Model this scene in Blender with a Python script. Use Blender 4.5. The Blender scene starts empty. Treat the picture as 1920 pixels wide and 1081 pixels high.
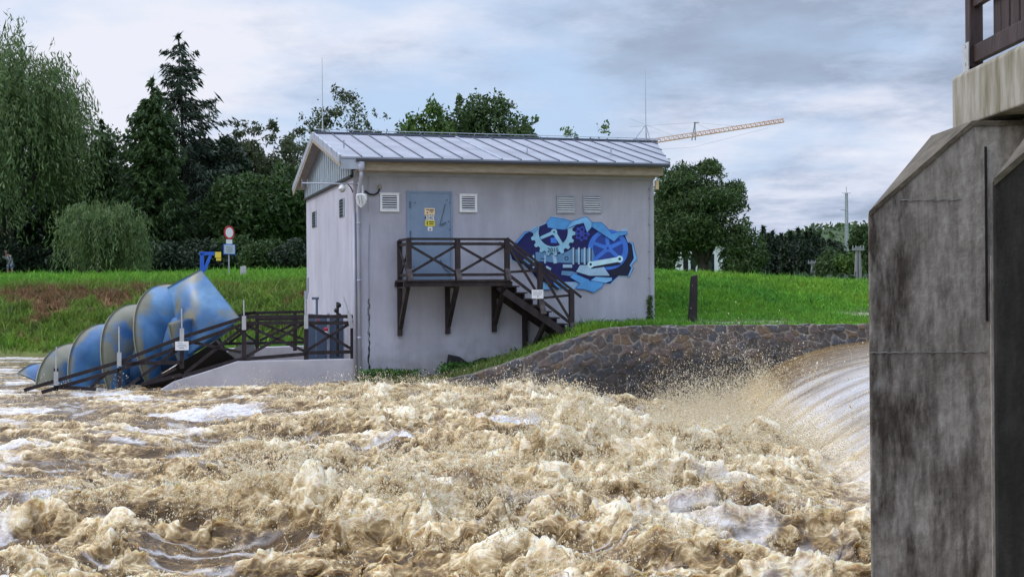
import bpy, bmesh, math, random
import numpy as np
from mathutils import Vector
sc = bpy.context.scene
C = sc.collection
rad = math.radians
random.seed(5)
RNG = np.random.default_rng(11)

# ------------------------------------------------------------------ camera
F = 2445.0; ROLL = .008; ZC = 2.4          # focal length in photo pixels, roll, eye height over the flood water
cam = bpy.data.cameras.new('camera'); co = bpy.data.objects.new('camera', cam); C.objects.link(co)
cam.sensor_width = 36; cam.lens = F/1920*36; cam.clip_end = 6000; cam.clip_start = .1
co.location = (0, 0, ZC)
co.rotation_mode = 'XYZ'; co.rotation_euler = (rad(90), -ROLL*0, 0)
from mathutils import Matrix
co.matrix_world = Matrix.Translation((0,0,ZC)) @ Matrix.Rotation(rad(90),4,'X') @ Matrix.Rotation(-ROLL,4,'Z')
sc.camera = co
# ------------------------------------------------------------------ world and sun
SUN_EL = rad(42); SUN_AZ = rad(-100)        # azimuth from +Y towards +X
w = bpy.data.worlds.new('World'); sc.world = w; w.use_nodes = True
nt = w.node_tree; N = nt.nodes; L = nt.links; N.clear()
def wn(t, **k):
    n = N.new(t)
    for a, b in k.items(): setattr(n, a, b)
    return n
out = wn('ShaderNodeOutputWorld'); bg = wn('ShaderNodeBackground'); bg.inputs[1].default_value = .1
sky = wn('ShaderNodeTexSky'); sky.sky_type = 'NISHITA'; sky.sun_disc = False
sky.sun_elevation = SUN_EL; sky.sun_rotation = SUN_AZ; sky.air_density = 1.2
tc = wn('ShaderNodeTexCoord'); sx = wn('ShaderNodeSeparateXYZ'); L.new(tc.outputs['Generated'], sx.inputs[0])
def mth(op, a, b=None, c=None, clamp=False):
    n = wn('ShaderNodeMath', operation=op); n.use_clamp = clamp
    for i, v in enumerate((a, b, c)):
        if v is None: continue
        if isinstance(v, (int, float)): n.inputs[i].default_value = v
        else: L.new(v, n.inputs[i])
    return n.outputs[0]
zz = mth('MAXIMUM', sx.outputs[2], 0.0)
den = mth('ADD', zz, .16)
cx = mth('DIVIDE', sx.outputs[0], den); cy = mth('DIVIDE', sx.outputs[1], den)
cmb = wn('ShaderNodeCombineXYZ'); L.new(cx, cmb.inputs[0]); L.new(cy, cmb.inputs[1])
def noise(vec, scale, detail, rough, off):
    mp = wn('ShaderNodeMapping'); mp.inputs['Location'].default_value = off; L.new(vec, mp.inputs[0])
    n = wn('ShaderNodeTexNoise'); n.inputs['Scale'].default_value = scale; n.inputs['Detail'].default_value = detail
    n.inputs['Roughness'].default_value = rough; L.new(mp.outputs[0], n.inputs['Vector']); return n.outputs[0]
n1 = noise(cmb.outputs[0], .8, 7, .55, (3.1, .7, 0)); n2 = noise(cmb.outputs[0], 1.5, 9, .62, (7.3, 4.2, 1.0))
n3 = noise(cmb.outputs[0], .55, 3, .5, (1.2, 9.4, 2.0))
def ramp(fac, stops):
    r = wn('ShaderNodeValToRGB'); e = r.color_ramp.elements
    while len(e) < len(stops): e.new(.5)
    for i, (p, c) in enumerate(stops): e[i].position = p; e[i].color = (*c, 1)
    L.new(fac, r.inputs[0]); return r.outputs[0]
def mixc(fac, a, b, typ='MIX'):
    m = wn('ShaderNodeMix', data_type='RGBA', blend_type=typ)
    for s, v in ((m.inputs[0], fac), (m.inputs[6], a), (m.inputs[7], b)):
        if isinstance(v, (int, float)): s.default_value = v
        elif isinstance(v, tuple): s.default_value = (*v, 1)
        else: L.new(v, s)
    return m.outputs[2]
# light and dark of the cloud deck: greyer towards +X (right), paler towards -X
side = mth('MULTIPLY_ADD', sx.outputs[0], 1.0, .42, clamp=True)
shade = mth('ADD', mth('MULTIPLY', n2, .75), mth('MULTIPLY', n3, .45))
shade = mth('SUBTRACT', shade, mth('MULTIPLY', side, .20))
cloud = ramp(shade, [(.37, (3.3, 4.0, 5.3)), (.44, (4.7, 5.4, 6.9)), (.50, (6.3, 6.8, 8.1)), (.58, (7.8, 8.0, 8.9))])
blue = mixc(.2, (5.0, 6.6, 9.2), sky.outputs[0])
cover = ramp(n1, [(.36, (0, 0, 0)), (.52, (1, 1, 1))])
col = mixc(cover, blue, cloud)
# an overcast sky is brighter overhead than near the horizon
zen = mth('MULTIPLY_ADD', mth('MULTIPLY', mth('SUBTRACT', zz, .22), 1.0), 2.6, 1.0)
zen = mth('MAXIMUM', zen, 1.0)
zc = wn('ShaderNodeCombineXYZ'); [L.new(zen, zc.inputs[i]) for i in range(3)]
col = mixc(1.0, col, zc.outputs[0], 'MULTIPLY')
L.new(col, bg.inputs[0]); L.new(bg.outputs[0], out.inputs[0])
sun = bpy.data.lights.new('sun', 'SUN'); sun.energy = 1.0; sun.angle = rad(14); sun.color = (1, .97, .92)
so = bpy.data.objects.new('sun', sun); C.objects.link(so)
sdir = Vector((math.sin(SUN_AZ)*math.cos(SUN_EL), math.cos(SUN_AZ)*math.cos(SUN_EL), math.sin(SUN_EL)))
so.rotation_euler = sdir.to_track_quat('Z', 'Y').to_euler(); so.location = (0, 0, 50)
vs = sc.view_settings; vs.view_transform = 'Standard'; vs.look = 'None'; vs.exposure = .12; vs.gamma = 1

# ------------------------------------------------------------------ helpers
def uv(px, py):
    dx, dy = px-960, py-540.5
    return dx-ROLL*dy, -dy-ROLL*dx
def at(px, py, Y):                         # photo pixel -> world point at distance Y
    u, v = uv(px, py); return np.array([u/F*Y, Y, ZC+v/F*Y])
D1 = np.array([.958211, .286063]); D2 = np.array([-.286063, .958211])
C0 = np.array([-3.874, 32.0])
def B(s, t, z):                            # building coordinates: along the front, into the depth, up
    p = C0+D1*s+D2*t; return np.array([p[0], p[1], z])
def FW(px, py, t=0.):                      # photo pixel -> point on the plane t = const (parallel to the front wall)
    u, v = uv(px, py); d = np.array([u/F, 1.]); k = (D2@C0+t)/(D2@d); return np.array([u/F*k, k, ZC+v/F*k])
def SW(px, py, s=0.):
    u, v = uv(px, py); d = np.array([u/F, 1.]); k = (D1@C0+s)/(D1@d); return np.array([u/F*k, k, ZC+v/F*k])
def st(P):
    q = np.array(P[:2])-C0; return q@D1, q@D2, P[2]
d1 = np.array([*D1, 0]); d2 = np.array([*D2, 0]); UP = np.array([0, 0, 1.])

def nrm(v):
    v = np.asarray(v, float); n = np.linalg.norm(v); return v/n if n > 1e-9 else v
class MB:
    def __init__(s): s.v = []; s.f = []; s.m = []; s.mi = 0
    def add(s, vs, fs):
        b = len(s.v); s.v += [tuple(map(float, p)) for p in vs]
        for f in fs: s.f.append(tuple(b+i for i in f)); s.m.append(s.mi)
    def box(s, o, a, b, c):
        o, a, b, c = (np.asarray(q, float) for q in (o, a, b, c))
        s.add([o, o+a, o+a+b, o+b, o+c, o+a+c, o+a+b+c, o+b+c],
              [(0,3,2,1), (4,5,6,7), (0,1,5,4), (1,2,6,5), (2,3,7,6), (3,0,4,7)]); return s
    def bbox(s, s0, s1, t0, t1, z0, z1):    # box in building coordinates
        return s.box(B(s0, t0, z0), d1*(s1-s0), d2*(t1-t0), UP*(z1-z0))
    def bar(s, p, q, w, h, up=UP):
        p, q = np.asarray(p, float), np.asarray(q, float); d = nrm(q-p)
        x = np.cross(d, up)
        if np.linalg.norm(x) < 1e-4: x = np.cross(d, (1, 0, 0))
        x = nrm(x); y = np.cross(x, d)
        return s.box(p-x*w/2-y*h/2, x*w, y*h, q-p)
    def tube(s, pts, r, n=8, cap=True):
        pts = [np.asarray(p, float) for p in pts]
        if np.isscalar(r): r = [r]*len(pts)
        vs = []; fs = []; prev = None
        for i, p in enumerate(pts):
            d = nrm(pts[min(i+1, len(pts)-1)]-pts[max(i-1, 0)])
            a = prev if prev is not None else ((1, 0, 0) if abs(d[2]) > .9 else UP)
            x = nrm(np.cross(np.cross(d, a), d)); prev = x; y = np.cross(d, x)
            for k in range(n):
                t = 2*math.pi*k/n; vs.append(p+(x*math.cos(t)+y*math.sin(t))*r[i])
        for i in range(len(pts)-1):
            for k in range(n):
                a, b = i*n+k, i*n+(k+1) % n; fs.append((a, b, b+n, a+n))
        if cap: fs += [tuple(range(n-1, -1, -1)), tuple((len(pts)-1)*n+k for k in range(n))]
        s.add(vs, fs); return s
    def prism(s, poly, vec):
        poly = [np.asarray(p, float) for p in poly]; vec = np.asarray(vec, float); n = len(poly)
        s.add(poly+[p+vec for p in poly], [tuple(range(n-1, -1, -1)), tuple(range(n, 2*n))]+[(i, (i+1) % n, (i+1) % n+n, i+n) for i in range(n)]); return s
    def poly(s, p): s.add(p, [tuple(range(len(p)))]); return s
    def ball(s, c, r, nu=12, nv=8, sq=(1, 1, 1)):
        c = np.asarray(c, float); vs = []; fs = []
        for i in range(nv+1):
            ph = math.pi*i/nv
            for k in range(nu):
                t = 2*math.pi*k/nu; vs.append(c+np.array([math.sin(ph)*math.cos(t)*sq[0], math.sin(ph)*math.sin(t)*sq[1], math.cos(ph)*sq[2]])*r)
        for i in range(nv):
            for k in range(nu):
                a, b = i*nu+k, i*nu+(k+1) % nu; fs.append((a, a+nu, b+nu, b))
        s.add(vs, fs); return s
    def build(s, name, mat, parent=None, smooth=False, bevel=0, origin=None):
        v = np.array(s.v)
        if origin is None:
            origin = np.array(parent.matrix_basis.translation) if parent else np.array([*(v.min(0)+v.max(0))[:2]/2, v[:, 2].min()])
            if parent and parent.parent: origin = origin+np.array(parent.parent.matrix_basis.translation)
        me = bpy.data.meshes.new(name); me.from_pydata([tuple(p) for p in v-origin], [], s.f)
        mats = mat if isinstance(mat, list) else [mat]
        for m in mats: me.materials.append(m)
        if len(mats) > 1: me.polygons.foreach_set('material_index', s.m)
        bm = bmesh.new(); bm.from_mesh(me); bmesh.ops.recalc_face_normals(bm, faces=bm.faces); bm.to_mesh(me); bm.free()
        if smooth: me.polygons.foreach_set('use_smooth', [True]*len(me.polygons))
        o = bpy.data.objects.new(name, me); C.objects.link(o)
        if parent: o.parent = parent
        else: o.location = origin
        if bevel:
            b = o.modifiers.new('bevel', 'BEVEL'); b.width = bevel; b.segments = 2; b.limit_method = 'ANGLE'; b.angle_limit = rad(40)
        return o
def arr_mesh(name, V, Fc, mat, parent=None, origin=None, smooth=False, attrs=None):
    V = np.asarray(V, np.float32)
    if origin is None:
        origin = np.array(parent.matrix_basis.translation) if parent else np.array([*(V.min(0)+V.max(0))[:2]/2, V[:, 2].min()])
    V = V-np.asarray(origin, np.float32)
    me = bpy.data.meshes.new(name); n = len(V); k = Fc.shape[1]; m = len(Fc)
    me.vertices.add(n); me.vertices.foreach_set('co', V.ravel())
    me.loops.add(m*k); me.loops.foreach_set('vertex_index', Fc.ravel().astype(np.int32))
    me.polygons.add(m); me.polygons.foreach_set('loop_start', np.arange(0, m*k, k, dtype=np.int32))
    if smooth: me.polygons.foreach_set('use_smooth', np.ones(m, bool))
    me.update(calc_edges=True)
    for a, val in (attrs or {}).items():
        if val.ndim == 1:
            t = me.attributes.new(a, 'FLOAT', 'POINT'); t.data.foreach_set('value', val.astype(np.float32))
        else:
            t = me.attributes.new(a, 'FLOAT_COLOR', 'POINT'); c4 = np.ones((n, 4), np.float32); c4[:, :3] = val; t.data.foreach_set('color', c4.ravel())
    me.materials.append(mat)
    o = bpy.data.objects.new(name, me); C.objects.link(o)
    if parent: o.parent = parent
    else: o.location = origin
    return o
def thing(name, label, cat, loc, group=None):
    o = bpy.data.objects.new(name, None); C.objects.link(o); o.location = tuple(map(float, loc)); o.empty_display_size = .2
    o['label'] = label; o['category'] = cat
    if group: o['group'] = group
    return o
def tag(o, label=None, cat=None, group=None, kind=None):
    for k, v in (('label', label), ('category', cat), ('group', group), ('kind', kind)):
        if v: o[k] = v
    return o
# ---- numpy gradient noise
_p = RNG.permutation(256); _p = np.concatenate([_p, _p, _p]); _g = np.stack([np.cos(np.arange(256)/256*2*np.pi*7), np.sin(np.arange(256)/256*2*np.pi*7)], 1)
def pn(x, y, seed=0):
    x = np.asarray(x, float)+seed*17.31; y = np.asarray(y, float)+seed*9.77
    xi = np.floor(x).astype(int); yi = np.floor(y).astype(int); fx = x-xi; fy = y-yi; xi &= 255; yi &= 255
    u = fx*fx*fx*(fx*(fx*6-15)+10); v = fy*fy*fy*(fy*(fy*6-15)+10)
    def g(a, b, dx, dy):
        h = _p[_p[(xi+a) & 255]+((yi+b) & 255)]; return _g[h, 0]*dx+_g[h, 1]*dy
    a = g(0, 0, fx, fy); b = g(1, 0, fx-1, fy); c = g(0, 1, fx, fy-1); d = g(1, 1, fx-1, fy-1)
    return ((a+(b-a)*u)+((c+(d-c)*u)-(a+(b-a)*u))*v)*1.5
def fbm(x, y, o=4, seed=0, r=.5):
    t = 0; a = 1; s = 0
    for i in range(o): t = t+a*pn(x*2**i, y*2**i, seed+i*3); s += a; a *= r
    return t/s
def sstep(a, b, x): t = np.clip((x-a)/(b-a), 0, 1); return t*t*(3-2*t)

# ------------------------------------------------------------------ materials
def material(name, c1, c2=None, scale=3., rough=.8, bump=0., bscale=40., detail=6, stretch=(1, 1, 1), metal=0., lo=.35, hi=.65, spec=.4, island=None, backlit=0.):
    m = bpy.data.materials.new(name); m.use_nodes = True; t = m.node_tree; b = t.nodes['Principled BSDF']
    b.inputs['Roughness'].default_value = rough; b.inputs['Metallic'].default_value = metal; b.inputs['Specular IOR Level'].default_value = spec
    tc = t.nodes.new('ShaderNodeTexCoord'); mp = t.nodes.new('ShaderNodeMapping'); mp.inputs['Scale'].default_value = stretch
    t.links.new(tc.outputs['Object'], mp.inputs[0])
    b.inputs['Base Color'].default_value = (*c1, 1)
    if c2:
        r = t.nodes.new('ShaderNodeValToRGB'); r.color_ramp.elements[0].position = lo; r.color_ramp.elements[1].position = hi
        r.color_ramp.elements[0].color = (*c1, 1); r.color_ramp.elements[1].color = (*c2, 1)
        if island:
            g = t.nodes.new('ShaderNodeNewGeometry'); n = t.nodes.new('ShaderNodeTexNoise'); n.inputs['Scale'].default_value = scale
            t.links.new(tc.outputs['Object'], n.inputs['Vector'])
            mx = t.nodes.new('ShaderNodeMath'); mx.operation = 'MULTIPLY_ADD'; mx.inputs[1].default_value = island
            t.links.new(g.outputs['Random Per Island'], mx.inputs[0]); 
            m2 = t.nodes.new('ShaderNodeMath'); m2.operation = 'MULTIPLY'; m2.inputs[1].default_value = 1-island; t.links.new(n.outputs[0], m2.inputs[0])
            t.links.new(m2.outputs[0], mx.inputs[2]); t.links.new(mx.outputs[0], r.inputs[0])
        else:
            n = t.nodes.new('ShaderNodeTexNoise'); n.inputs['Scale'].default_value = scale; n.inputs['Detail'].default_value = detail; n.inputs['Roughness'].default_value = .6
            t.links.new(mp.outputs[0], n.inputs['Vector']); t.links.new(n.outputs[0], r.inputs[0])
        t.links.new(r.outputs[0], b.inputs['Base Color'])
        m['ramp'] = r.name
    if bump:
        n = t.nodes.new('ShaderNodeTexNoise'); n.inputs['Scale'].default_value = bscale; n.inputs['Detail'].default_value = 5
        t.links.new(mp.outputs[0], n.inputs['Vector']); u = t.nodes.new('ShaderNodeBump'); u.inputs['Strength'].default_value = bump; u.inputs['Distance'].default_value = .02
        t.links.new(n.outputs[0], u.inputs['Height']); t.links.new(u.outputs[0], b.inputs['Normal'])
    if backlit:
        tr = t.nodes.new('ShaderNodeBsdfTranslucent'); mx = t.nodes.new('ShaderNodeMixShader'); mx.inputs[0].default_value = backlit
        t.links.new(r.outputs[0] if c2 else b.inputs['Base Color'], tr.inputs[0]) if c2 else None
        o = t.nodes['Material Output']; t.links.new(b.outputs[0], mx.inputs[1]); t.links.new(tr.outputs[0], mx.inputs[2]); t.links.new(mx.outputs[0], o.inputs[0])
    return m
def attr_mat(name, attr, stops=None, rough=.8, spec=.3, backlit=0., bump=None):
    m = bpy.data.materials.new(name); m.use_nodes = True; t = m.node_tree; b = t.nodes['Principled BSDF']
    b.inputs['Roughness'].default_value = rough; b.inputs['Specular IOR Level'].default_value = spec
    a = t.nodes.new('ShaderNodeAttribute'); a.attribute_name = attr; o = a.outputs['Color']
    if stops:
        r = t.nodes.new('ShaderNodeValToRGB'); e = r.color_ramp.elements
        while len(e) < len(stops): e.new(.5)
        for i, (p, c) in enumerate(stops): e[i].position = p; e[i].color = (*c, 1)
        t.links.new(a.outputs['Fac'], r.inputs[0]); o = r.outputs[0]
    t.links.new(o, b.inputs['Base Color'])
    if bump:
        n = t.nodes.new('ShaderNodeTexNoise'); n.inputs['Scale'].default_value = bump[0]; n.inputs['Detail'].default_value = 6
        tc = t.nodes.new('ShaderNodeTexCoord'); t.links.new(tc.outputs['Object'], n.inputs['Vector'])
        u = t.nodes.new('ShaderNodeBump'); u.inputs['Strength'].default_value = bump[1]; u.inputs['Distance'].default_value = bump[2]
        t.links.new(n.outputs[0], u.inputs['Height']); t.links.new(u.outputs[0], b.inputs['Normal'])
    if backlit:
        tr = t.nodes.new('ShaderNodeBsdfTranslucent'); mx = t.nodes.new('ShaderNodeMixShader'); mx.inputs[0].default_value = backlit
        t.links.new(o, tr.inputs[0]); t.links.new(b.outputs[0], mx.inputs[1]); t.links.new(tr.outputs[0], mx.inputs[2]); t.links.new(mx.outputs[0], t.nodes['Material Output'].inputs[0])
    return m
M = {}
M['plaster'] = material('plaster', (.385, .385, .455), (.455, .455, .525), 1.3, .9, .25, 60, lo=.3, hi=.7)
M['plaster_base'] = material('plaster_base', (.34, .33, .38), (.47, .46, .51), 2.2, .9, .3, 40)
M['roof'] = material('roof_metal', (.22, .235, .275), (.31, .325, .375), .8, .6, 0, metal=.15)
M['seam'] = material('seam_metal', (.10, .11, .15), rough=.5, metal=.3)
M['zinc'] = material('zinc', (.30, .33, .40), (.42, .45, .52), 3, .5, metal=.4)
M['pipe'] = material('grey_pipe', (.33, .34, .42), (.42, .43, .50), 2, .55)
M['fascia'] = material('fascia_wood', (.27, .225, .165), (.38, .32, .25), 4, .8, stretch=(1, 1, 6))
M['soffit'] = material('soffit', (.33, .29, .30), (.42, .38, .38), 5, .9)
M['cladding'] = material('cladding', (.24, .29, .34), (.33, .39, .45), 3, .6)
M['cladgap'] = material('cladding_gap', (.05, .07, .09), rough=.8)
M['white'] = material('white_paint', (.70, .72, .74), (.8, .81, .83), 6, .5)
M['ventdark'] = material('vent_dark', (.012, .012, .016), rough=.9)
M['door'] = material('door_paint', (.17, .24, .35), (.22, .29, .40), 2.5, .45, lo=.3, hi=.7)
M['doordark'] = material('door_edge', (.09, .13, .20), rough=.5)
M['wood'] = material('dark_wood', (.014, .010, .012), (.035, .025, .026), 6, .75, .5, 30, stretch=(1, 1, .3))
M['wood2'] = material('worn_wood', (.05, .042, .045), (.12, .105, .105), 9, .85, .5, 40)
M['bridgewood'] = material('bridge_wood', (.022, .012, .012), (.055, .032, .03), 5, .6, .5, 25, stretch=(2, 2, .4))
M['plate'] = material('steel_plate', (.40, .41, .42), (.52, .53, .54), 9, .5, metal=.3)
M['concrete'] = material('pale_concrete', (.38, .36, .40), (.52, .50, .53), 1.6, .9, .3, 30, lo=.3, hi=.7)
M['black'] = material('black', (.012, .012, .014), rough=.6)
M['yellow'] = material('sign_yellow', (.75, .62, .06), rough=.5)
M['peach'] = material('sign_peach', (.80, .60, .36), rough=.5)
M['signwhite'] = material('sign_white', (.78, .78, .80), rough=.5)
M['red'] = material('sign_red', (.55, .03, .05), rough=.5)
M['steelblue'] = material('davit_blue', (.02, .10, .50), (.03, .15, .62), 3, .4)
M['rust'] = material('crane_paint', (.55, .27, .17), (.62, .42, .32), .3, .7)
M['mast'] = material('mast_steel', (.30, .32, .36), rough=.6)
M['polewood'] = material('pole_wood', (.22, .21, .22), rough=.9)
M['bark'] = material('bark', (.03, .026, .022), (.075, .065, .055), 6, .95, .5, 20, stretch=(1, 1, .3))
M['palebark'] = material('pale_bark', (.14, .13, .12), (.3, .28, .26), 6, .95)


def weather(m, zlo, zhi, dirt):
    # rain streaks and splash dirt settled on a rendered wall
    t = m.node_tree; b = t.nodes['Principled BSDF']; src = b.inputs['Base Color'].links[0].from_socket
    tc = t.nodes.new('ShaderNodeTexCoord'); mp = t.nodes.new('ShaderNodeMapping'); mp.inputs['Scale'].default_value = (.9, .9, .16); t.links.new(tc.outputs['Object'], mp.inputs[0])
    n = t.nodes.new('ShaderNodeTexNoise'); n.inputs['Scale'].default_value = 1.7; n.inputs['Detail'].default_value = 7; n.inputs['Roughness'].default_value = .65; t.links.new(mp.outputs[0], n.inputs['Vector'])
    r = t.nodes.new('ShaderNodeValToRGB'); r.color_ramp.elements[0].position = .36; r.color_ramp.elements[1].position = .6; r.color_ramp.elements[0].color = (.85, .845, .83, 1); r.color_ramp.elements[1].color = (1.03, 1.03, 1.03, 1); t.links.new(n.outputs[0], r.inputs[0])
    mx = t.nodes.new('ShaderNodeMix'); mx.data_type = 'RGBA'; mx.blend_type = 'MULTIPLY'; mx.inputs[0].default_value = 1; t.links.new(src, mx.inputs[6]); t.links.new(r.outputs[0], mx.inputs[7])
    sp = t.nodes.new('ShaderNodeSeparateXYZ'); t.links.new(tc.outputs['Object'], sp.inputs[0])
    n2 = t.nodes.new('ShaderNodeTexNoise'); n2.inputs['Scale'].default_value = 3.5; n2.inputs['Detail'].default_value = 8; t.links.new(tc.outputs['Object'], n2.inputs['Vector'])
    a = t.nodes.new('ShaderNodeMath'); a.operation = 'MULTIPLY_ADD'; a.inputs[1].default_value = 1.3; t.links.new(n2.outputs[0], a.inputs[0]); t.links.new(sp.outputs[2], a.inputs[2])
    mr = t.nodes.new('ShaderNodeMapRange'); mr.inputs[1].default_value = zlo+.65; mr.inputs[2].default_value = zhi+.65; mr.inputs[3].default_value = .75; mr.inputs[4].default_value = 0; t.links.new(a.outputs[0], mr.inputs[0])
    m2 = t.nodes.new('ShaderNodeMix'); m2.data_type = 'RGBA'; t.links.new(mr.outputs[0], m2.inputs[0]); t.links.new(mx.outputs[2], m2.inputs[6]); m2.inputs[7].default_value = (*dirt, 1)
    t.links.new(m2.outputs[2], b.inputs['Base Color'])
weather(M['plaster'], .15, 1.0, (.20, .19, .18))
# ================================================================== GROUND
def shore(X): return 45.5-.32*(X+12)                       # far water's edge on the left bank
def ground_z(X, Y):
    d = Y-shore(X)
    left = np.interp(d, [-3, -.5, 0, 1.2, 3, 5.5, 8, 12, 16, 22, 40, 60, 400], [-2, -.5, .05, .6, 1.4, 2.1, 2.5, 2.8, 2.95, 3.1, 3.65, 3.65, 3.3])
    left = left+.16*fbm(X/2.2, Y/2.2, 3, 4)*sstep(0, 2, d)
    crest = np.clip(2.93-.062*(X-5), 2.2, 3.1)
    right = np.where(Y < 38.2, -2., np.interp(Y, [38.2, 38.8, 39.5, 41, 45.5, 47.5, 49, 60, 400], [1.3, 1.43, 1.48, 1.75, 2.93, 3.2, 3.2, 2.6, 2.4])-3.2+crest*sstep(39, 48, Y)+3.2*(1-sstep(39, 48, Y)))
    right = right+.05*fbm(X/1.5, Y/1.5, 3, 8)*sstep(39, 40, Y)
    k = sstep(-3, 3, X)
    z = left*(1-k)+right*k
    far = sstep(250, 700, Y)
    return z*(1-far)+far*2.2
def ground_rgb(X, Y):
    n = fbm(X/1.4, Y/1.4, 5, 21); n2 = fbm(X/.35, Y/.35, 4, 33)
    n3 = fbm(X/4.5, Y/4.5, 3, 91); g = np.stack([.10+.05*n+.05*n2+.05*n3, .225+.07*n+.09*n2+.03*n3, .026+.012*n2], -1)
    d = Y-shore(X); k = 1-sstep(-3, 3, X)
    rough = (sstep(.5, 1.5, d)*(1-sstep(7.5, 11, d))*k)[..., None]              # unmown bank above the water
    olive = np.stack([.11+.05*n2, .155+.07*n2, .03+.012*n2], -1)
    g = g*(1-.8*rough)+olive*.8*rough
    dry = sstep(.0, .3, n+.9*np.exp(-(((X+18.6)/3.0)**2+((d-6.0)/2.0)**2))-.12)[..., None]*rough
    g = g*(1-dry)+np.array([.25, .145, .075])*(.8+.5*n2[..., None])*dry
    gully = (sstep(.12, .3, fbm(X/.8, Y/.8, 3, 55))*.6)[..., None]*rough
    g = g*(1-gully)+np.array([.035, .05, .015])*gully
    dm = sstep(0, .9, d); mud = ((1-dm)*k*.8)[..., None]
    g = g*(1-mud)+np.array([.13, .10, .06])*mud
    path = (np.exp(-(((Y-38.6-.3*(X-11.5))/1.3)**4))*sstep(9.6, 11.0, X+n))[..., None]
    path = np.maximum(path, (.8*np.exp(-((Y-34.4-.2*(X-5)+.3*n)/.5)**2)*sstep(4.3, 5.2, X+n)*(1-sstep(7.0, 8.2, X+n)))[..., None])
    g = g*(1-path)+np.array([.36, .31, .25])*path
    return np.clip(g, .004, .6)
M['ground'] = attr_mat('ground', 'Col', rough=.95, spec=.1, bump=(6, .6, .05))
def grid(xs, ys):
    nx, ny = len(xs), len(ys); i = np.arange((ny-1)*(nx-1)); r = i//(nx-1); c = i % (nx-1); a = r*nx+c
    return np.stack([a, a+1, a+nx+1, a+nx], 1)
xs = np.concatenate([np.linspace(-3000, -140, 14)[:-1], np.linspace(-140, -34, 30)[:-1], np.arange(-34, 26, .22), np.linspace(26, 140, 34)[1:], np.linspace(140, 3000, 14)[1:]])
ys = np.concatenate([[-400, -100, 0, 20, 30, 36, 37.6], np.arange(38.0, 60, .2), np.arange(60, 100, .8), np.linspace(100, 400, 40), np.linspace(420, 3500, 30)])
GX, GY = np.meshgrid(xs, ys); GZ = ground_z(GX, GY)
tag(arr_mesh('ground', np.stack([GX, GY, GZ], -1).reshape(-1, 3), grid(xs, ys), M['ground'], smooth=True, attrs={'Col': ground_rgb(GX, GY).reshape(-1, 3)}), kind='structure')

# ------------------------------------------------------------------ stone wall (real relief: every stone stands out of its mortar)
WT = np.array([at(700, 722, 30.6), at(830, 714, 30.35), at(900, 697, 30.6), at(1000, 664, 30.9), at(1080, 632, 31.35), at(1140, 613.5, 31.8), at(1210, 610, 32.3), at(1400, 608.5, 32.95), at(1627, 607, 33.7), at(1800, 606, 34.3), at(2150, 604, 35.6)])
cl = np.concatenate([[0], np.cumsum(np.linalg.norm(np.diff(WT[:, :2], axis=0), axis=1))])
def wall_top(u): return np.stack([np.interp(u, cl, WT[:, i]) for i in range(3)], -1)
def smooth_top(u):
    return sum(wall_top(np.clip(u+o, 0, cl[-1])) for o in np.linspace(-.5, .5, 9))/9
us = np.arange(0, cl[-1], .024); hs = np.concatenate([[-.2, -.1, -.03], np.arange(0, 2.5, .024)])
T = smooth_top(us); tang = np.gradient(T[:, :2], axis=0); tang /= np.linalg.norm(tang, axis=1)[:, None]; nor = np.stack([tang[:, 1], -tang[:, 0]], 1)
U, H = np.meshgrid(us, hs)
# voronoi stones in (u, height)
def voro(U, H, cell, seed):
    r = np.random.default_rng(seed); n = 4096; jx = r.random(n); jy = r.random(n); cid = r.random(n)
    wu = U+.16*fbm(U*1.6, H*1.6, 2, seed)+.035*pn(U*6, H*6, 3); wh = H+.12*fbm(U*1.7, H*1.7, 2, seed+5)+.035*pn(U*6, H*6, 8)
    x = wu/cell; y = wh/(cell*.72); xi = np.floor(x).astype(int); yi = np.floor(y).astype(int)
    f1 = np.full(U.shape, 9.); f2 = f1.copy(); idn = np.zeros(U.shape)
    for a in (-1, 0, 1):
        for b in (-1, 0, 1):
            h = ((xi+a)*131+(yi+b)*1733) % n; d = np.hypot(xi+a+.12+.76*jx[h]-x, yi+b+.12+.76*jy[h]-y)
            new = d < f1; f2 = np.where(new, f1, np.minimum(f2, d)); idn = np.where(new, cid[h], idn); f1 = np.where(new, d, f1)
    return f1, f2-f1, idn
f1, edge, cid = voro(U, H, .27, 7)
stone = sstep(.05, .13, edge)
bulge = stone*(.030+.055*(cid-.5))+.022*fbm(U*5, H*5, 4, 77)*stone+.010*fbm(U*18, H*18, 2, 5)
under = sstep(-.1, .03, H)
batter = .20*np.clip(H, 0, 9)
off = batter+bulge*under
toptaper = np.where(H < -.01, H, 0)
WX = T[None, :, 0]+nor[None, :, 0]*(off+toptaper*1.0); WY = T[None, :, 1]+nor[None, :, 1]*(off+toptaper*1.0)
WZ = T[None, :, 2]-np.clip(H, 0, 9)+.03*(pn(U*3, U*0, 4))*(1-sstep(0, .25, H))
base = np.stack([.105+.07*(cid-.5), .080+.04*(cid-.5), .070+.034*(cid-.5)], -1)
tint = (cid*7 % 1)[..., None]
base = np.where(tint > .72, np.array([.075, .072, .08]), base); base = np.where((tint > .5) & (tint < .6), np.array([.14, .095, .06]), base)
base = base*(1+.5*fbm(U*7, H*7, 4, 9)[..., None])
mort = np.array([.31, .275, .23])*(1+.35*fbm(U*4, H*4, 3, 15)[..., None])
loss = sstep(-.1, .25, fbm(U*1.1, H*1.1, 3, 41))[..., None]                      # mortar washed out in places
mort = mort*(1-.40*loss)
wc = base*stone[..., None]+mort*(1-stone[..., None])
wet = sstep(.55, 1.0, H+.25*fbm(U*1.2, H*1.2, 3, 61)-.12*np.clip(U-6, 0, 5)*0)[..., None]   # splash-wet lower wall
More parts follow.
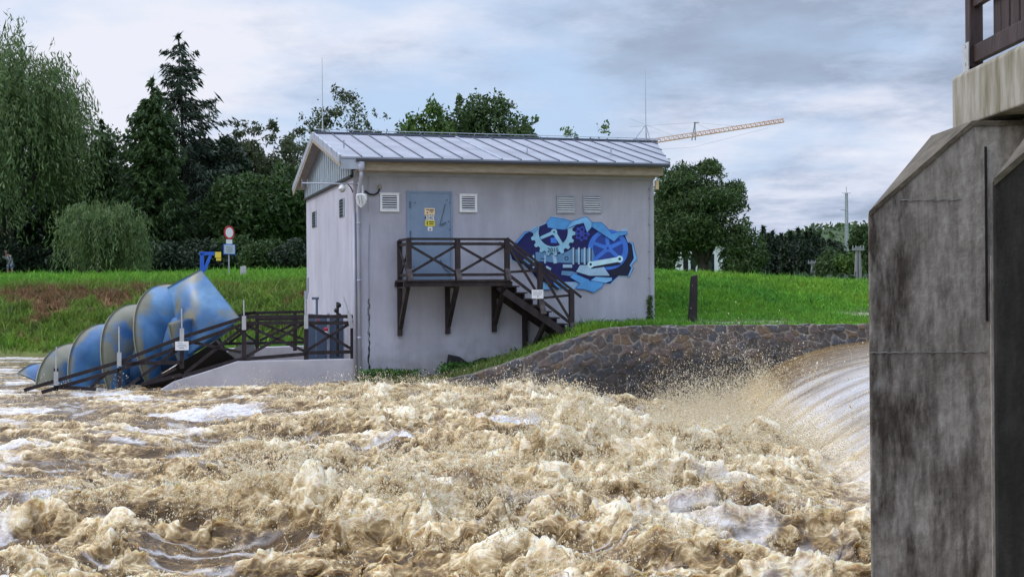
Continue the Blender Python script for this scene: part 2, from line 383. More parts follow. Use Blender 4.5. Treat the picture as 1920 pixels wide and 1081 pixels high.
wc = wc*(1-.6*wet)+np.array([.006, .006, .007])*wet
cap = (1-under)[..., None]; wc = wc*(1-cap)+np.array([.13, .118, .10])*(1+.3*fbm(U*3, H*3, 3, 88)[..., None])*cap
M['stone'] = attr_mat('stone_wall', 'Col', rough=.7, spec=.35, bump=(14, .5, .02))
tag(arr_mesh('stone_wall', np.stack([WX, WY, WZ], -1).reshape(-1, 3), grid(us, hs), M['stone'], attrs={'Col': np.clip(wc, .004, .6).reshape(-1, 3)}),
    'low wall of brown rubble stone with pale mortar beside the weir', 'stone wall')
# grass verge between the stone wall and the house / levee
nv = 26; vs_ = np.linspace(0, 1, nv); uu = np.arange(0, cl[-1], .12); Tv = smooth_top(uu); tg = np.gradient(Tv[:, :2], axis=0); tg /= np.linalg.norm(tg, axis=1)[:, None]; nn = np.stack([-tg[:, 1], tg[:, 0]], 1)
Fp = Tv[:, :2]+nn*.3
Bk = np.stack([Fp[:, 0], np.full(len(Fp), 40.2)], 1)
rightmost = C0+D1*7.94
for i, p in enumerate(Fp):
    if p[0] < rightmost[0]+.3:
        q = p-C0; Bk[i] = C0+D1*(q@D1)+D2*.25
ss = sstep(rightmost[0]-.2, rightmost[0]+1.2, Fp[:, 0])
VX = Fp[:, 0][None]+(Bk[:, 0]-Fp[:, 0])[None]*vs_[:, None]; VY = Fp[:, 1][None]+(Bk[:, 1]-Fp[:, 1])[None]*vs_[:, None]
zb = np.where(Fp[:, 0] < rightmost[0]+.3, Tv[:, 2]-.02-.24*(1-sstep(.6, 2.2, Fp[:, 0])), ground_z(Bk[:, 0], Bk[:, 1])+.05)
VZ = Tv[:, 2][None]-.02+(zb-Tv[:, 2]+.02)[None]*vs_[:, None]**1.2+.05*fbm(VX*1.5, VY*1.5, 3, 3)*np.clip(vs_*6, 0, 1)[:, None]
tag(arr_mesh('grass_verge', np.stack([VX, VY, VZ], -1).reshape(-1, 3), grid(uu, vs_), M['ground'], smooth=True, attrs={'Col': ground_rgb(VX, VY).reshape(-1, 3)}), kind='structure')
def verge_point(n, rng, frac=(0, 1)):
    i = rng.random(n)*(len(uu)-1.001); j = (frac[0]+(frac[1]-frac[0])*rng.random(n))*(nv-1.001)
    i0 = i.astype(int); j0 = j.astype(int); a = i-i0; b = j-j0; r = []
    for A in (VX, VY, VZ): r.append((A[j0, i0]*(1-a)+A[j0, i0+1]*a)*(1-b)+(A[j0+1, i0]*(1-a)+A[j0+1, i0+1]*a)*b)
    return np.stack(r, -1)

# ================================================================== WATER
def xfoot(Y): return 6.1+(Y-33)*.112-.45*sstep(23, 30, Y)
# crests read off the river: x, y, height, width along x, width along y
BUMPS = [(*at(790, 1000, 12.8)[:2], .50, 1.0, .7), (*at(960, 985, 13.4)[:2], .22, .9, .6), (*at(1040, 905, 16.0)[:2], .50, .75, .8), (*at(250, 1000, 12.9)[:2], .34, .9, .45),
         (*at(1060, 775, 25.3)[:2], .36, 1.7, 1.0), (*at(1330, 850, 19.0)[:2], .36, 1.5, 1.2), (*at(740, 760, 26.5)[:2], .34, 2.2, 1.2), (*at(470, 885, 17.0)[:2], .30, .8, .5),
         (*at(1210, 900, 16.4)[:2], .30, 1.2, .8), (*at(1430, 880, 17.5)[:2], .18, 1.2, .9), (*at(930, 790, 23.5)[:2], .28, 1.4, 1.0),
         (*at(290, 800, 22.8)[:2], .16, 1.6, .7), (*at(620, 815, 21.6)[:2], .18, 1.2, .7), (*at(1500, 1010, 12.9)[:2], .34, 1.0, .8), (*at(1330, 985, 13.5)[:2], .25, .8, .6),
         (*at(110, 960, 14.2)[:2], .16, .8, .5), (*at(560, 1010, 12.7)[:2], .16, .9, .5), (*at(420, 735, 29.6)[:2], .14, 1.6, .5), (*at(700, 1040, 11.8)[:2], .14, .7, .4)]
def ridge(x, y, s): return 1-np.abs(np.clip(pn(x, y, s)*1.7, -1, 1))
def base_water(X, Y):
    xf = xfoot(Y); xi = X-xf
    wx = X*.82+.55*fbm(X/1.6, Y/1.6, 3, 101); wy = Y+.40*fbm(X/1.4, Y/1.4, 3, 131)
    amp = .075+.13*np.exp(-((xi+4.2)/5.0)**2)+.05*np.exp(-((Y-13)/7)**2)
    amp = amp*(1-.72*sstep(-7, -13, X-.0*Y)*sstep(24, 33, Y))
    r1 = ridge(wx/3.6+.25*wy, wy/1.7, 1); r2 = ridge(wx/1.5+3+.3*wy, wy/.75, 2); r3 = ridge(wx/.75+.5*pn(X/.5, Y/.4, 44), wy/.34, 3)**1.6; r4 = ridge(wx/.30+.5*pn(X/.2, Y/.2, 45), wy/.15, 4)**1.6
    mod = .15+1.15*sstep(.30, .85, .55*r1+.45*r2)
    h = amp*(1.75*(r1**2-.4)+.70*(r2**1.6-.4)+.40*mod*(r3-.5)+.24*mod*(r4-.5))
    crest = r1*.45+r2*.55
    bump = 0
    for bx, by, bh, sx_, sy_ in BUMPS:
        e = np.exp(-(((wx-bx*.82)/sx_)**2+((wy-by)/sy_)**2)); bump = bump+bh*e*(.62+.5*r2)
    h = h+bump*(.8+.35*r3)
    dip = np.exp(-((X-3.0)/2.3)**2-((Y-28.5)/4.2)**2); h = h*(1-.55*dip)-.34*dip
    calm = sstep(33, 44, Y); h = h*(1-.5*calm)+.05*sstep(26, 36, Y)
    # nappe over the weir: smooth tongue, streaked along the flow
    k = np.clip(1-xi/5.0, 0, 1.35); nap = 1.0-1.22*k**3.2
    sm = sstep(-.55, .55, xi+.45*fbm(X/.7, Y/.7, 3, 170))
    streak = .010*fbm(X/2.6+.3*Y, Y/.9, 3, 201)+.0015*fbm(X/1.2+.35*Y, Y/.11, 3, 215)
    z = (h+(-.34)*sstep(-4.6, -.8, xi)*sstep(18, 28, Y)*(1-sm)-.16*sstep(-2, -.2, xi)*(1-sm))*(1-sm)+(nap+streak)*sm
    return z, crest, bump, sm, xi, amp, r3, r4
def water(X, Y):
    z, crest, bump, sm, xi, amp, r3, r4 = base_water(X, Y)
    rough = (1-sm)*(.35+.65*sstep(.1, .5, amp*2+bump))*(.35+.75*sstep(.35, .7, crest))
    det = ridge(X/.17+pn(X*3, Y*3, 7), Y/.09, 6)-.5; det2 = pn(X/.045, Y/.045, 9)
    z = z+rough*(.034*det*(.3+crest)+.010*det2+.05*np.clip(bump, 0, .6)*det)
    cx_ = rough*(.06*pn(X/.36, Y/.30, 14)+.06*pn(X/.13, Y/.12, 16)); cy_ = rough*(.06*pn(X/.36, Y/.30, 24)+.06*pn(X/.13, Y/.12, 26))
    # aerated froth sits on the crests and in drifting rafts
    wX_ = X+.5*fbm(X/.9, Y/.7, 3, 301)+.3*Y; wY_ = Y+.22*fbm(X/.7, Y/.6, 3, 311)
    raft = fbm(X/2.4+.4*fbm(X, Y, 2, 3), Y/1.0, 5, 51)
    f = .10+1.15*(crest-.52)+.5*np.clip(bump, 0, .5)+.34*fbm(X/.5, Y/.34, 5, 61)+.30*raft+.30*(r3-.5)+.25*(r4-.5)+.22*det
    f = f+.12*np.exp(-((xi+3)/3.5)**2)
    white = sstep(.10, .34, raft+.25*fbm(X/.25, Y/.15, 4, 91)+.16*(1-crest)-.17*sstep(-9, -2, X)-.02)*(1-sstep(.05, .25, bump))
    veins = sstep(.74, .95, ridge(wX_/1.9, wY_/.34, 95))*sstep(.70, .45, crest)*sstep(-.35, .1, raft+.1); white = np.maximum(white, .85*veins)
    nf = .24+.24*fbm(X/2.6+.35*Y, Y/.5, 4, 221)+.45*sstep(.9, .0, xi)
    nsheen_foam = sstep(.15, 1.0, .66+.8*fbm(X/2.8+.35*Y, Y/.8, 3, 231)+.18*fbm(X/2.2+.35*Y, Y/.2, 3, 235)-1.0*sstep(25.5, 30.5, Y+1.5*fbm(X/1.5, Y, 3, 8))-.9*sstep(2.2, 4.0, xi))  # nappe: pale sky reflection painted into the colour, together with streaks of white foam
    f = f*(1-sm)+nf*sm; white = white*(1-sm)+.8*nsheen_foam*sm
    return X+cx_, Y+cy_, z, np.clip(f, 0, 1), np.clip(white, 0, 1), crest, bump, sm, amp
rows = [5.2]
while rows[-1] < 56: rows.append(rows[-1]+.0245*(rows[-1]/10)**1.05)
rows = np.array(rows); ncol = 900
q = np.linspace(0, 1, ncol)
QX, QY = np.meshgrid(q, rows); LX = -(.47*QY+3.2); RX = np.minimum(.47*QY+3, 17.5); PX = LX+(RX-LX)*QX
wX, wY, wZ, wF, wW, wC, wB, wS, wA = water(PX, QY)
nw = wX.size
V = np.stack([wX, wY, wZ], -1).reshape(-1, 3)
Fq = grid(q, rows)
# the calmer outer sheet reaches past the picture's sides, just below
ex = np.array([[-90, -40, -.5], [4.2, -40, -.5], [4.2, 70, -.5], [-90, 70, -.5]], float)
V = np.concatenate([V, ex]); Fq = np.concatenate([Fq, [[nw, nw+1, nw+2, nw+3]]])
def water_mat(name):
    m = bpy.data.materials.new(name); m.use_nodes = True; t = m.node_tree; b = t.nodes['Principled BSDF']; Lk = t.links.new
    def nd(ty, **k):
        n = t.nodes.new(ty)
        for q, v in k.items(): setattr(n, q, v)
        return n
    def ma(op, x, y=None, z=None, cl=False):
        n = nd('ShaderNodeMath', operation=op); n.use_clamp = cl
        for i, v in enumerate((x, y, z)):
            if v is None: continue
            if isinstance(v, (int, float)): n.inputs[i].default_value = v
            else: Lk(v, n.inputs[i])
        return n.outputs[0]
    a = nd('ShaderNodeAttribute'); a.attribute_name = 'froth'; wv = nd('ShaderNodeAttribute'); wv.attribute_name = 'white'; sl = nd('ShaderNodeAttribute'); sl.attribute_name = 'slick'
    tc = nd('ShaderNodeTexCoord'); co_ = tc.outputs['Object']
    w1 = nd('ShaderNodeTexNoise'); w1.inputs['Scale'].default_value = 2.3; w1.inputs['Detail'].default_value = 3; Lk(co_, w1.inputs['Vector'])
    vm = nd('ShaderNodeVectorMath', operation='SCALE'); vm.inputs['Scale'].default_value = .45; Lk(w1.outputs['Color'], vm.inputs[0])
    va = nd('ShaderNodeVectorMath', operation='ADD'); Lk(co_, va.inputs[0]); Lk(vm.outputs[0], va.inputs[1])
    def ridged(scale, stretch, off, det=7):
        mp = nd('ShaderNodeMapping'); mp.inputs['Scale'].default_value = stretch; mp.inputs['Location'].default_value = off; Lk(va.outputs[0], mp.inputs[0])
        n = nd('ShaderNodeTexNoise', noise_type='RIDGED_MULTIFRACTAL'); n.inputs['Scale'].default_value = scale; n.inputs['Detail'].default_value = det; n.inputs['Roughness'].default_value = .62
        n.inputs['Offset'].default_value = .9; n.inputs['Gain'].default_value = 1.6; Lk(mp.outputs[0], n.inputs['Vector']); return n.outputs[0]
    l1 = ridged(4.6, (.55, 1.15, 1.), (0, 0, 0)); l2 = ridged(15., (.6, 1.1, 1.), (5, 3, 1), 5)
    lace = ma('ADD', ma('MULTIPLY', l1, .25), ma('MULTIPLY', l2, .22))
    lace = ma('MULTIPLY', ma('SUBTRACT', lace, .42), ma('MULTIPLY_ADD', sl.outputs['Fac'], -.75, 1.0))
    fr = ma('MULTIPLY_ADD', lace, 1.3, a.outputs['Fac'], True)
    r = nd('ShaderNodeValToRGB'); e = r.color_ramp.elements
    for s_ in range(4): e.new(.5)
    for i, (p, c) in enumerate([(.0, (.085, .050, .020)), (.2, (.18, .110, .043)), (.4, (.32, .222, .105)), (.58, (.50, .375, .20)), (.78, (.69, .57, .37)), (1., (.82, .745, .59))]): e[i].position = p; e[i].color = (*c, 1)
    Lk(fr, r.inputs[0])
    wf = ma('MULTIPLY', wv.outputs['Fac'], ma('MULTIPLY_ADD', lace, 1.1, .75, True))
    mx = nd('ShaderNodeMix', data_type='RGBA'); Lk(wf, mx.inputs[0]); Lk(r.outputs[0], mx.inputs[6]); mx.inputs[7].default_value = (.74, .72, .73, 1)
    Lk(mx.outputs[2], b.inputs['Base Color'])
    rr = nd('ShaderNodeMapRange'); rr.inputs[3].default_value = .10; rr.inputs[4].default_value = .38; Lk(fr, rr.inputs[0]); Lk(rr.outputs[0], b.inputs['Roughness'])
    b.inputs['IOR'].default_value = 1.33; b.inputs['Specular IOR Level'].default_value = .5
    b.inputs['Subsurface Weight'].default_value = .45; b.inputs['Subsurface Radius'].default_value = (1, .62, .3); b.inputs['Subsurface Scale'].default_value = .11
    u = nd('ShaderNodeBump'); u.inputs['Strength'].default_value = .6; u.inputs['Distance'].default_value = .05; Lk(lace, u.inputs['Height']); Lk(u.outputs[0], b.inputs['Normal'])
    return m
M['water'] = water_mat('flood_water')
pad = np.full(4, .35)
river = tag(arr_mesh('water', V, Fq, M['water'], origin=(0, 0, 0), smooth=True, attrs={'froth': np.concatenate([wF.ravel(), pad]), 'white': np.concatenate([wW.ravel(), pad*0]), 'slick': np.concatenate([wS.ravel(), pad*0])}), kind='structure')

# ------------------------------------------------------------------ spray: torn threads and drops thrown off the crests
def spray_mesh(name, P0, Vel, r0, K, mat, rng, dt):
    n = len(P0); tau = np.linspace(0, 1, K)[None, :, None]*dt[:, None, None]
    P = P0[:, None]+Vel[:, None]*tau+np.array([0, 0, -4.9])*tau**2+rng.normal(0, 1, (n, K, 3))*(.18*np.linalg.norm(Vel, axis=1)*dt)[:, None, None]*np.linspace(0, 1, K)[None, :, None]**.7
    rr = r0[:, None]*np.interp(np.linspace(0, 1, K), [0, .55, .8, 1], [1, .55, .7, .25])[None]
    d = np.gradient(P, axis=1); d /= np.linalg.norm(d, axis=2, keepdims=True)+1e-9
    a = np.cross(d, rng.normal(0, 1, (n, 1, 3))); a /= np.linalg.norm(a, axis=2, keepdims=True)+1e-9; b = np.cross(d, a)
    ring = np.stack([P+rr[..., None]*(a*math.cos(t)+b*math.sin(t)) for t in (0, 2.094, 4.189)], 2)
    V = ring.reshape(-1, 3); i = np.arange(n)[:, None, None]*K*3; k = np.arange(K-1)[None, :, None]*3; j = np.arange(3)[None, None]
    j2 = (j+1) % 3; A = i+k+j; Bq = i+k+j2
    return V, np.stack([A, Bq, Bq+3, A+3], -1).reshape(-1, 4)
M['spray'] = material('spray', (.84, .74, .54), (.94, .91, .82), 1.2, .3, lo=.25, hi=.75, island=.5, backlit=.75)
rg = np.random.default_rng(3)
gw = np.gradient(wZ, axis=0)/np.maximum(np.gradient(QY, axis=0), 1e-3)
area = np.gradient(QY, axis=0)*(RX-LX)/ncol
prob = (1-wS)*(np.clip(wZ, 0, .9)**1.3*.9+.6*np.clip(wB, 0, .6)+.10*sstep(.62, .85, wC)*wA*4)*area*np.clip(12/QY, .25, 1.2)
prob = np.where((np.abs(PX) < .44*QY+1) & (QY > 8) & (QY < 40), prob, 0)
# the foot of the weir boils: thrown much higher
foot = np.exp(-((PX-xfoot(QY)+.7)/1.1)**2)*(1-wS*.6)*sstep(15, 18, QY)*np.where(QY < 33.2, 1, 0)*area
def pick(p, n): return rg.choice(p.size, n, p=(p/p.sum()).ravel())
def vel(n, up, side): return np.stack([rg.normal(0, side, n), rg.normal(0, side, n), np.abs(rg.normal(up, up*.5, n))], 1)
Wp = np.stack([wX, wY, wZ], -1).reshape(-1, 3)
def plume(p, nc, per, up, side, spread, size, tmax):
    # bursts of drops: every burst leaves one spot of a crest with one common velocity and tears apart
    ii = pick(p, nc); v0 = vel(nc, up, side); t0 = rg.random(nc)*tmax; j = np.repeat(np.arange(nc), per); n = len(j)
    v = v0[j]*(1+rg.normal(0, .28, (n, 1)))+rg.normal(0, .22*up, (n, 3)); t = np.abs(t0[j]*rg.random(n)**.6); src = Wp[ii][j]+rg.normal(0, 1, (n, 3))*np.array([spread*1.6, spread, spread*.4])
    P = src+v*t[:, None]; P[:, 2] -= 4.9*t*t; P[:, 2] = np.maximum(P[:, 2], Wp[ii][j][:, 2]-.03)
    s = size*np.exp(rg.normal(0, .45, n)); d = v/np.linalg.norm(v, axis=1)[:, None]; st_ = 1+.9*rg.random(n)**3
    a_ = np.cross(d, runit0(n)); a_ /= np.linalg.norm(a_, axis=1)[:, None]+1e-9; b_ = np.cross(d, a_)
    V = np.stack([P+a_*s[:, None], P+b_*s[:, None], P-a_*s[:, None], P-b_*s[:, None], P+d*(s*st_*1.5)[:, None], P-d*(s*st_*1.5)[:, None]], 1).reshape(-1, 3)
    q3 = np.array([(0, 1, 4), (1, 2, 4), (2, 3, 4), (3, 0, 4), (1, 0, 5), (2, 1, 5), (3, 2, 5), (0, 3, 5)])
    return V, (np.arange(n)[:, None, None]*6+q3[None]).reshape(-1, 3)
def runit0(n): v = rg.normal(0, 1, (n, 3)); return v/np.linalg.norm(v, axis=1)[:, None]
parts = []
for p, n, up, side, rad_, dts in ((prob, 2500, .6, .6, .0045, (.03, .09)), (prob**1.6, 1200, 1.3, .7, .0055, (.05, .12)), (foot, 400, 1.5, .9, .006, (.05, .15))):
    ii = pick(p, n); P0 = Wp[ii].copy(); P0[:, 2] -= .02; vv = vel(n, up, side)
    parts.append(spray_mesh('s', P0, vv, rad_*np.exp(rg.normal(0, .35, n)), 5, None, rg, rg.uniform(*dts, n)))
V = []; Fs = []; b = 0
for v, f in parts: V.append(v); Fs.append(f+b); b += len(v)
tag(arr_mesh('spray', np.concatenate(V), np.concatenate(Fs), M['spray'], origin=(0, 0, 0), smooth=True), kind='stuff')
V = []; Fs = []; b = 0
for args in ((prob, 1500, 34, .8, .5, .05, .0040, .18), (prob**1.6, 1700, 50, 1.4, .6, .06, .0052, .22), (foot, 1700, 50, 1.8, 1.0, .08, .0048, .32), (foot*sstep(24, 28, QY), 900, 70, 2.8, 1.2, .08, .0050, .42)):
    v, f = plume(*args); V.append(v); Fs.append(f+b); b += len(v)
tag(arr_mesh('water_drops', np.concatenate(V), np.concatenate(Fs), M['spray'], origin=(0, 0, 0), smooth=True), kind='stuff')

# ================================================================== BRIDGE PIERS
def pier_mat(name, dark, gain=1.):
    m = bpy.data.materials.new(name); m.use_nodes = True; t = m.node_tree; b = t.nodes['Principled BSDF']; Lk = t.links.new; b.inputs['Roughness'].default_value = .85
    tc = t.nodes.new('ShaderNodeTexCoord')
    def nz(sc_, st_, det, off=(0, 0, 0), ro=.6):
        mp = t.nodes.new('ShaderNodeMapping'); mp.inputs['Scale'].default_value = st_; mp.inputs['Location'].default_value = off; Lk(tc.outputs['Object'], mp.inputs[0])
        n = t.nodes.new('ShaderNodeTexNoise'); n.inputs['Scale'].default_value = sc_; n.inputs['Detail'].default_value = det; n.inputs['Roughness'].default_value = ro; Lk(mp.outputs[0], n.inputs['Vector']); return n.outputs[0]
    def rp(x, st):
        r = t.nodes.new('ShaderNodeValToRGB'); e = r.color_ramp.elements
        while len(e) < len(st): e.new(.5)
        for i, (p, c) in enumerate(st): e[i].position = p; e[i].color = (*c, 1)
        Lk(x, r.inputs[0]); return r.outputs[0]
    def mx(f, a, c, typ='MIX'):
        x = t.nodes.new('ShaderNodeMix'); x.data_type = 'RGBA'; x.blend_type = typ
        for s, v in ((x.inputs[0], f), (x.inputs[6], a), (x.inputs[7], c)):
            if isinstance(v, float): s.default_value = v
            elif isinstance(v, tuple): s.default_value = (*v, 1)
            else: Lk(v, s)
        return x.outputs[2]
    col = rp(nz(2.4, (1, 1, .8), 8), [(.3, tuple(gain*q for q in (.23, .208, .182))), (.5, tuple(gain*q for q in (.36, .335, .30))), (.7, tuple(gain*q for q in (.52, .495, .455)))])
    sx0 = t.nodes.new('ShaderNodeSeparateXYZ'); Lk(tc.outputs['Object'], sx0.inputs[0])           # algae grows where the sloping shoulder sheds its water
    bi = t.nodes.new('ShaderNodeMath'); bi.operation = 'MULTIPLY_ADD'; bi.inputs[1].default_value = .20; Lk(sx0.outputs[0], bi.inputs[0]); Lk(nz(2.3, (2.0, 2.0, .5), 9, (6.1, 1, 4.7), .66), bi.inputs[2])
    b2 = t.nodes.new('ShaderNodeMath'); b2.operation = 'ADD'; b2.inputs[1].default_value = .15; Lk(bi.outputs[0], b2.inputs[0])
    st = rp(b2.outputs[0], [(.37, (0, 0, 0)), (.56, (1, 1, 1))]); thin = rp(nz(4.5, (3.2, 3.2, .16), 6, (1.7, 2, 5.1)), [(.40, (.25, .22, .2)), (.52, (1, 1, 1))])
    col = mx(st, tuple(dark), col)
    fine = rp(nz(22, (1, 1, .5), 6), [(.3, (.55, .53, .5)), (.65, (1.15, 1.15, 1.15))]); col = mx(.8, col, fine, 'MULTIPLY'); col = mx(.3, col, thin, 'MULTIPLY')
    lm = rp(nz(4.5, (1, 1, .6), 5, (9, 3, 1)), [(.64, (0, 0, 0)), (.78, (.6, .6, .6))]); col = mx(lm, col, tuple(gain*q for q in (.40, .40, .39)))
    # lime line at a pour joint, black algae where the top sheds water
    sx = t.nodes.new('ShaderNodeSeparateXYZ'); Lk(tc.outputs['Object'], sx.inputs[0])
    Lk(col, b.inputs['Base Color'])
    n = nz(35, (1, 1, 1), 6); u = t.nodes.new('ShaderNodeBump'); u.inputs['Strength'].default_value = .5; u.inputs['Distance'].default_value = .012; Lk(n, u.inputs['Height']); Lk(u.outputs[0], b.inputs['Normal'])
    return m
M['pier'] = pier_mat('pier_concrete', (.055, .043, .034)); M['pierdark'] = pier_mat('pier_algae', (.010, .008, .007), .09)
M['piertop'] = material('pier_top', (.065, .055, .040), (.15, .128, .098), 5, .95, .6, 25)
M['beam'] = material('beam_concrete', (.15, .13, .075), (.37, .35, .30), 3.2, .9, .5, 20, stretch=(2.5, 2.5, .45), lo=.33, hi=.62)
M['lime'] = material('lime', (.20, .195, .185), (.40, .39, .37), 14, .9)
def pier(Y0, Y1, xl, zc_, run, rise, label, mat, group):
    # wall across the flow with a sloped downstream nose; front face at Y0
    t = thing('bridge_pier', label, 'bridge pier', (xl+1, Y0, -2.5), group)
    zt = zc_+rise; x2 = xl+run; xe = x2+4.5; k = Y1/Y0
    a = [(xl, Y0, -2.5), (xe, Y0, -2.5), (xe, Y0, zt), (x2, Y0, zt), (xl, Y0, zc_)]
    c = [(xl*k*1.0, Y1, -2.5), (xe, Y1, -2.5), (xe, Y1, zt), (x2, Y1, zt), (xl*k, Y1, zc_)]
    m = MB(); n = 5; m.add(a+c, [(4, 3, 2, 1, 0), (5, 6, 7, 8, 9), (0, 5, 9, 4), (0, 1, 6, 5), (1, 2, 7, 6), (2, 3, 8, 7), (3, 4, 9, 8)])
    o = m.build('body', mat, t, bevel=.015)
    m = MB(); e = .012
    m.add([(xl+.002, Y0-e, zc_+.005), (x2, Y0-e, zt+.005), (xe, Y0-e, zt+.005), (xe, Y1+e, zt+.005), (x2, Y1+e, zt+.005), (xl*k+.002, Y1+e, zc_+.005)]+[(p[0]+.004, p[1], p[2]-.03) for p in ((xl, Y0-e, zc_), (x2, Y0-e, zt), (xe, Y0-e, zt), (xe, Y1+e, zt), (x2, Y1+e, zt), (xl*k, Y1+e, zc_))],
          [(0, 1, 4, 5), (1, 2, 3, 4), (0, 6, 7, 1), (1, 7, 8, 2), (5, 4, 10, 11), (4, 3, 9, 10), (0, 5, 11, 6)])
    m.build('coping', M['piertop'], t)
    return t
gp = 'concrete piers under the footbridge'
p1 = pier(9.0, 9.85, 2.462, 2.905, .72, .62, 'streaky grey concrete pier with a sloping shoulder, left of the darker one', M['pier'], gp)
p2 = pier(6.3, 7.05, 2.325, 2.905, .72, .62, 'near black algae-stained pier cut off by the right edge of the view', M['pierdark'], gp)
m = MB()                                                      # stop-log groove, pour joints and lime run on the lit pier
gx = at(1846, 400, 9)[0]; m.box((gx, 8.984, 2.15), (.014, 0, 0), (0, .012, 0), (0, 0, 1.2)); m.build('groove', M['black'], p1)
m = MB(); m.box((gx+.03, 8.975, -2), (.09, 0, 0), (0, .021, 0), (0, 0, 4.6)); m.build('groove_lip', M['pier'], p1)
m = MB()
zj = at(1700, 660, 9)[2]
for k in range(40):
    a = 2.465+k*.02; m.box((a, 8.994, zj-.003+.002*math.sin(k*1.7)), (.0195, 0, 0), (0, .005, 0), (0, 0, .003+.004*random.random()))
m.build('pour_joint', M['lime'], p1); m = MB()
for k in range(14):
    a = at(1687, 375, 9)[0]+k*.03; m.box((a, 8.994, at(1687, 375, 9)[2]-.004+.004*math.sin(k*2.1)), (.0305, 0, 0), (0, .005, 0), (0, 0, .003+.006*random.random()))
m.build('pour_joint', M['lime'], p1)
# ------------------------------------------------------------------ footbridge: edge beam, deck, railing
br = thing('footbridge', 'concrete footbridge with dark timber railing above the piers', 'footbridge', (3.4, 6, 3.56))
bx = 3.352; bz0 = 3.575; bz1 = 3.985
m = MB(); m.prism([(bx, 9.9, bz0+.0), (bx+.3, 9.9, bz0), (bx+.3, 9.9, bz1), (bx+.03, 9.9, bz1), (bx, 9.9, bz1-.03)], (0, -12, 0)); m.build('edge_beam', M['beam'], br, bevel=.012)
m = MB(); m.box((bx+.303, 9.88, 3.62), (1.9, 0, 0), (0, -12, 0), (0, 0, .30)); m.build('deck', M['piertop'], br)
rl = thing('railing', 'x', 'x', (3.4, 6, 3.99)); del rl['label'], rl['category']; rl.parent = br; rl.location = (0, 0, .43)
rlo = np.array([3.4, 6, 3.99])
for y in (9.72, 7.9, 6.0):
    m = MB(); m.box((bx+.04, y, bz1+.02), (.10, 0, 0), (0, -.10, 0), (0, 0, 1.2)); m.build('post', M['bridgewood'], br, bevel=.006)
    m = MB(); m.box((bx+.025, y+.008, bz1-.015), (.008, 0, 0), (0, -.115, 0), (0, 0, .22)); m.box((bx+.03, y+.003, bz1-.015), (.10, 0, 0), (0, .008, 0), (0, 0, .22))
    for a in (.04, .17): m.box((bx+.018, y-.04, bz1+a), (.01, 0, 0), (0, -.02, 0), (0, 0, .02))
    m.build('post_bracket', M['plate'], br)
for z0, z1 in ((bz1+.05, bz1+.18), (bz1+.46, bz1+.58), (bz1+.98, bz1+1.1)):
    m = MB(); m.box((bx+.065, 9.62, z0), (.05, 0, 0), (0, -11.5, 0), (0, 0, z1-z0)); m.build('rail', M['bridgewood'], br, bevel=.006)
y = 9.36; k = 0
while y > 5.5:
    wdt = .135+.01*random.random(); m = MB(); m.box((bx+.118, y, bz1+.09), (.025, 0, 0), (0, -wdt, 0), (0, 0, .92)); m.build('picket', M['bridgewood'], br, bevel=.004); y -= wdt+(.035 if k % 3 else .012); k += 1
bpy.data.objects.remove(rl)
# ================================================================== POWER HOUSE
W, D, HW = 7.95, 8.55, 5.33; SKEW = 3.35          # front width, depth, wall height; the far end is longer
def back_s(t): return W+SKEW*t/D
house = thing('power_house', 'lavender grey rendered power house with a standing seam metal roof', 'building', B(W/2, D/2, 0))
m = MB(); fp = [(0, 0), (W, 0), (back_s(D), D), (0, D)]
m.prism([B(s, t, -1.6) for s, t in fp], UP*(HW+1.6)); m.build('wall', M['plaster'], house)
m = MB(); m.bbox(.0, .045, -.012, .0, -.5, HW-.02); m.build('corner_strip', M['plaster_base'], house)
# roof
RT = D/2; ZE, ZR = 5.60, 6.72; OV = .62; gl = -.40
def eave_s(): return 8.15
F0, F1 = B(gl, -OV, ZE), B(8.15, -OV, ZE)
R0, R1 = B(-.36, RT, ZR), B(9.85, RT, ZR)
K0, K1 = B(-.30, D+.62, ZE), B(11.6, D+.62, ZE)
m = MB(); th = UP*-.05
for a, b, c, d in ((F0, F1, R1, R0), (R0, R1, K1, K0)):
    m.add([a, b, c, d, a+th, b+th, c+th, d+th], [(0, 1, 2, 3), (7, 6, 5, 4), (0, 4, 5, 1), (1, 5, 6, 2), (2, 6, 7, 3), (3, 7, 4, 0)])
roof = m.build('roof', M['roof'], house)
ns = 17; sp_ = 8.55/ns
for i in range(1, 21):
    s_ = gl+sp_*i; big = i == 8; tt = -OV; zz_ = ZE
    if s_ > 8.14:
        tt = -OV+(RT+OV)*(s_-8.15)/(9.85-8.15); zz_ = ZE+(ZR-ZE)*(tt+OV)/(RT+OV)
    a = B(s_, tt, zz_+.012); b = B(s_+.03*(1-(tt+OV)/5), RT, ZR+.012); m = MB(); m.bar(a, b, .05 if big else .026, .05 if big else .034); m.build('seam', M['zinc'] if big else M['seam'], roof)
m = MB(); m.bar(R0+UP*.02, R1+UP*.02, .22, .05); m.build('ridge_cap', M['seam'], roof)
m = MB(); m.tube([R0+UP*.11, R1+UP*.11], .011, 5)
for i in range(14): p = R0+(R1-R0)*(i+.3)/14; m.bar(p, p+UP*.11, .014, .014)
m.build('ridge_cable', M['zinc'], roof)
for u, v in ((.60, .30), (.87, .28), (.04, .35)):
    p = F0+(F1-F0)*u+(R0-F0)*v; m = MB(); m.bar(p, p+UP*.20, .04, .03); m.build('snow_guard', M['zinc'], roof)
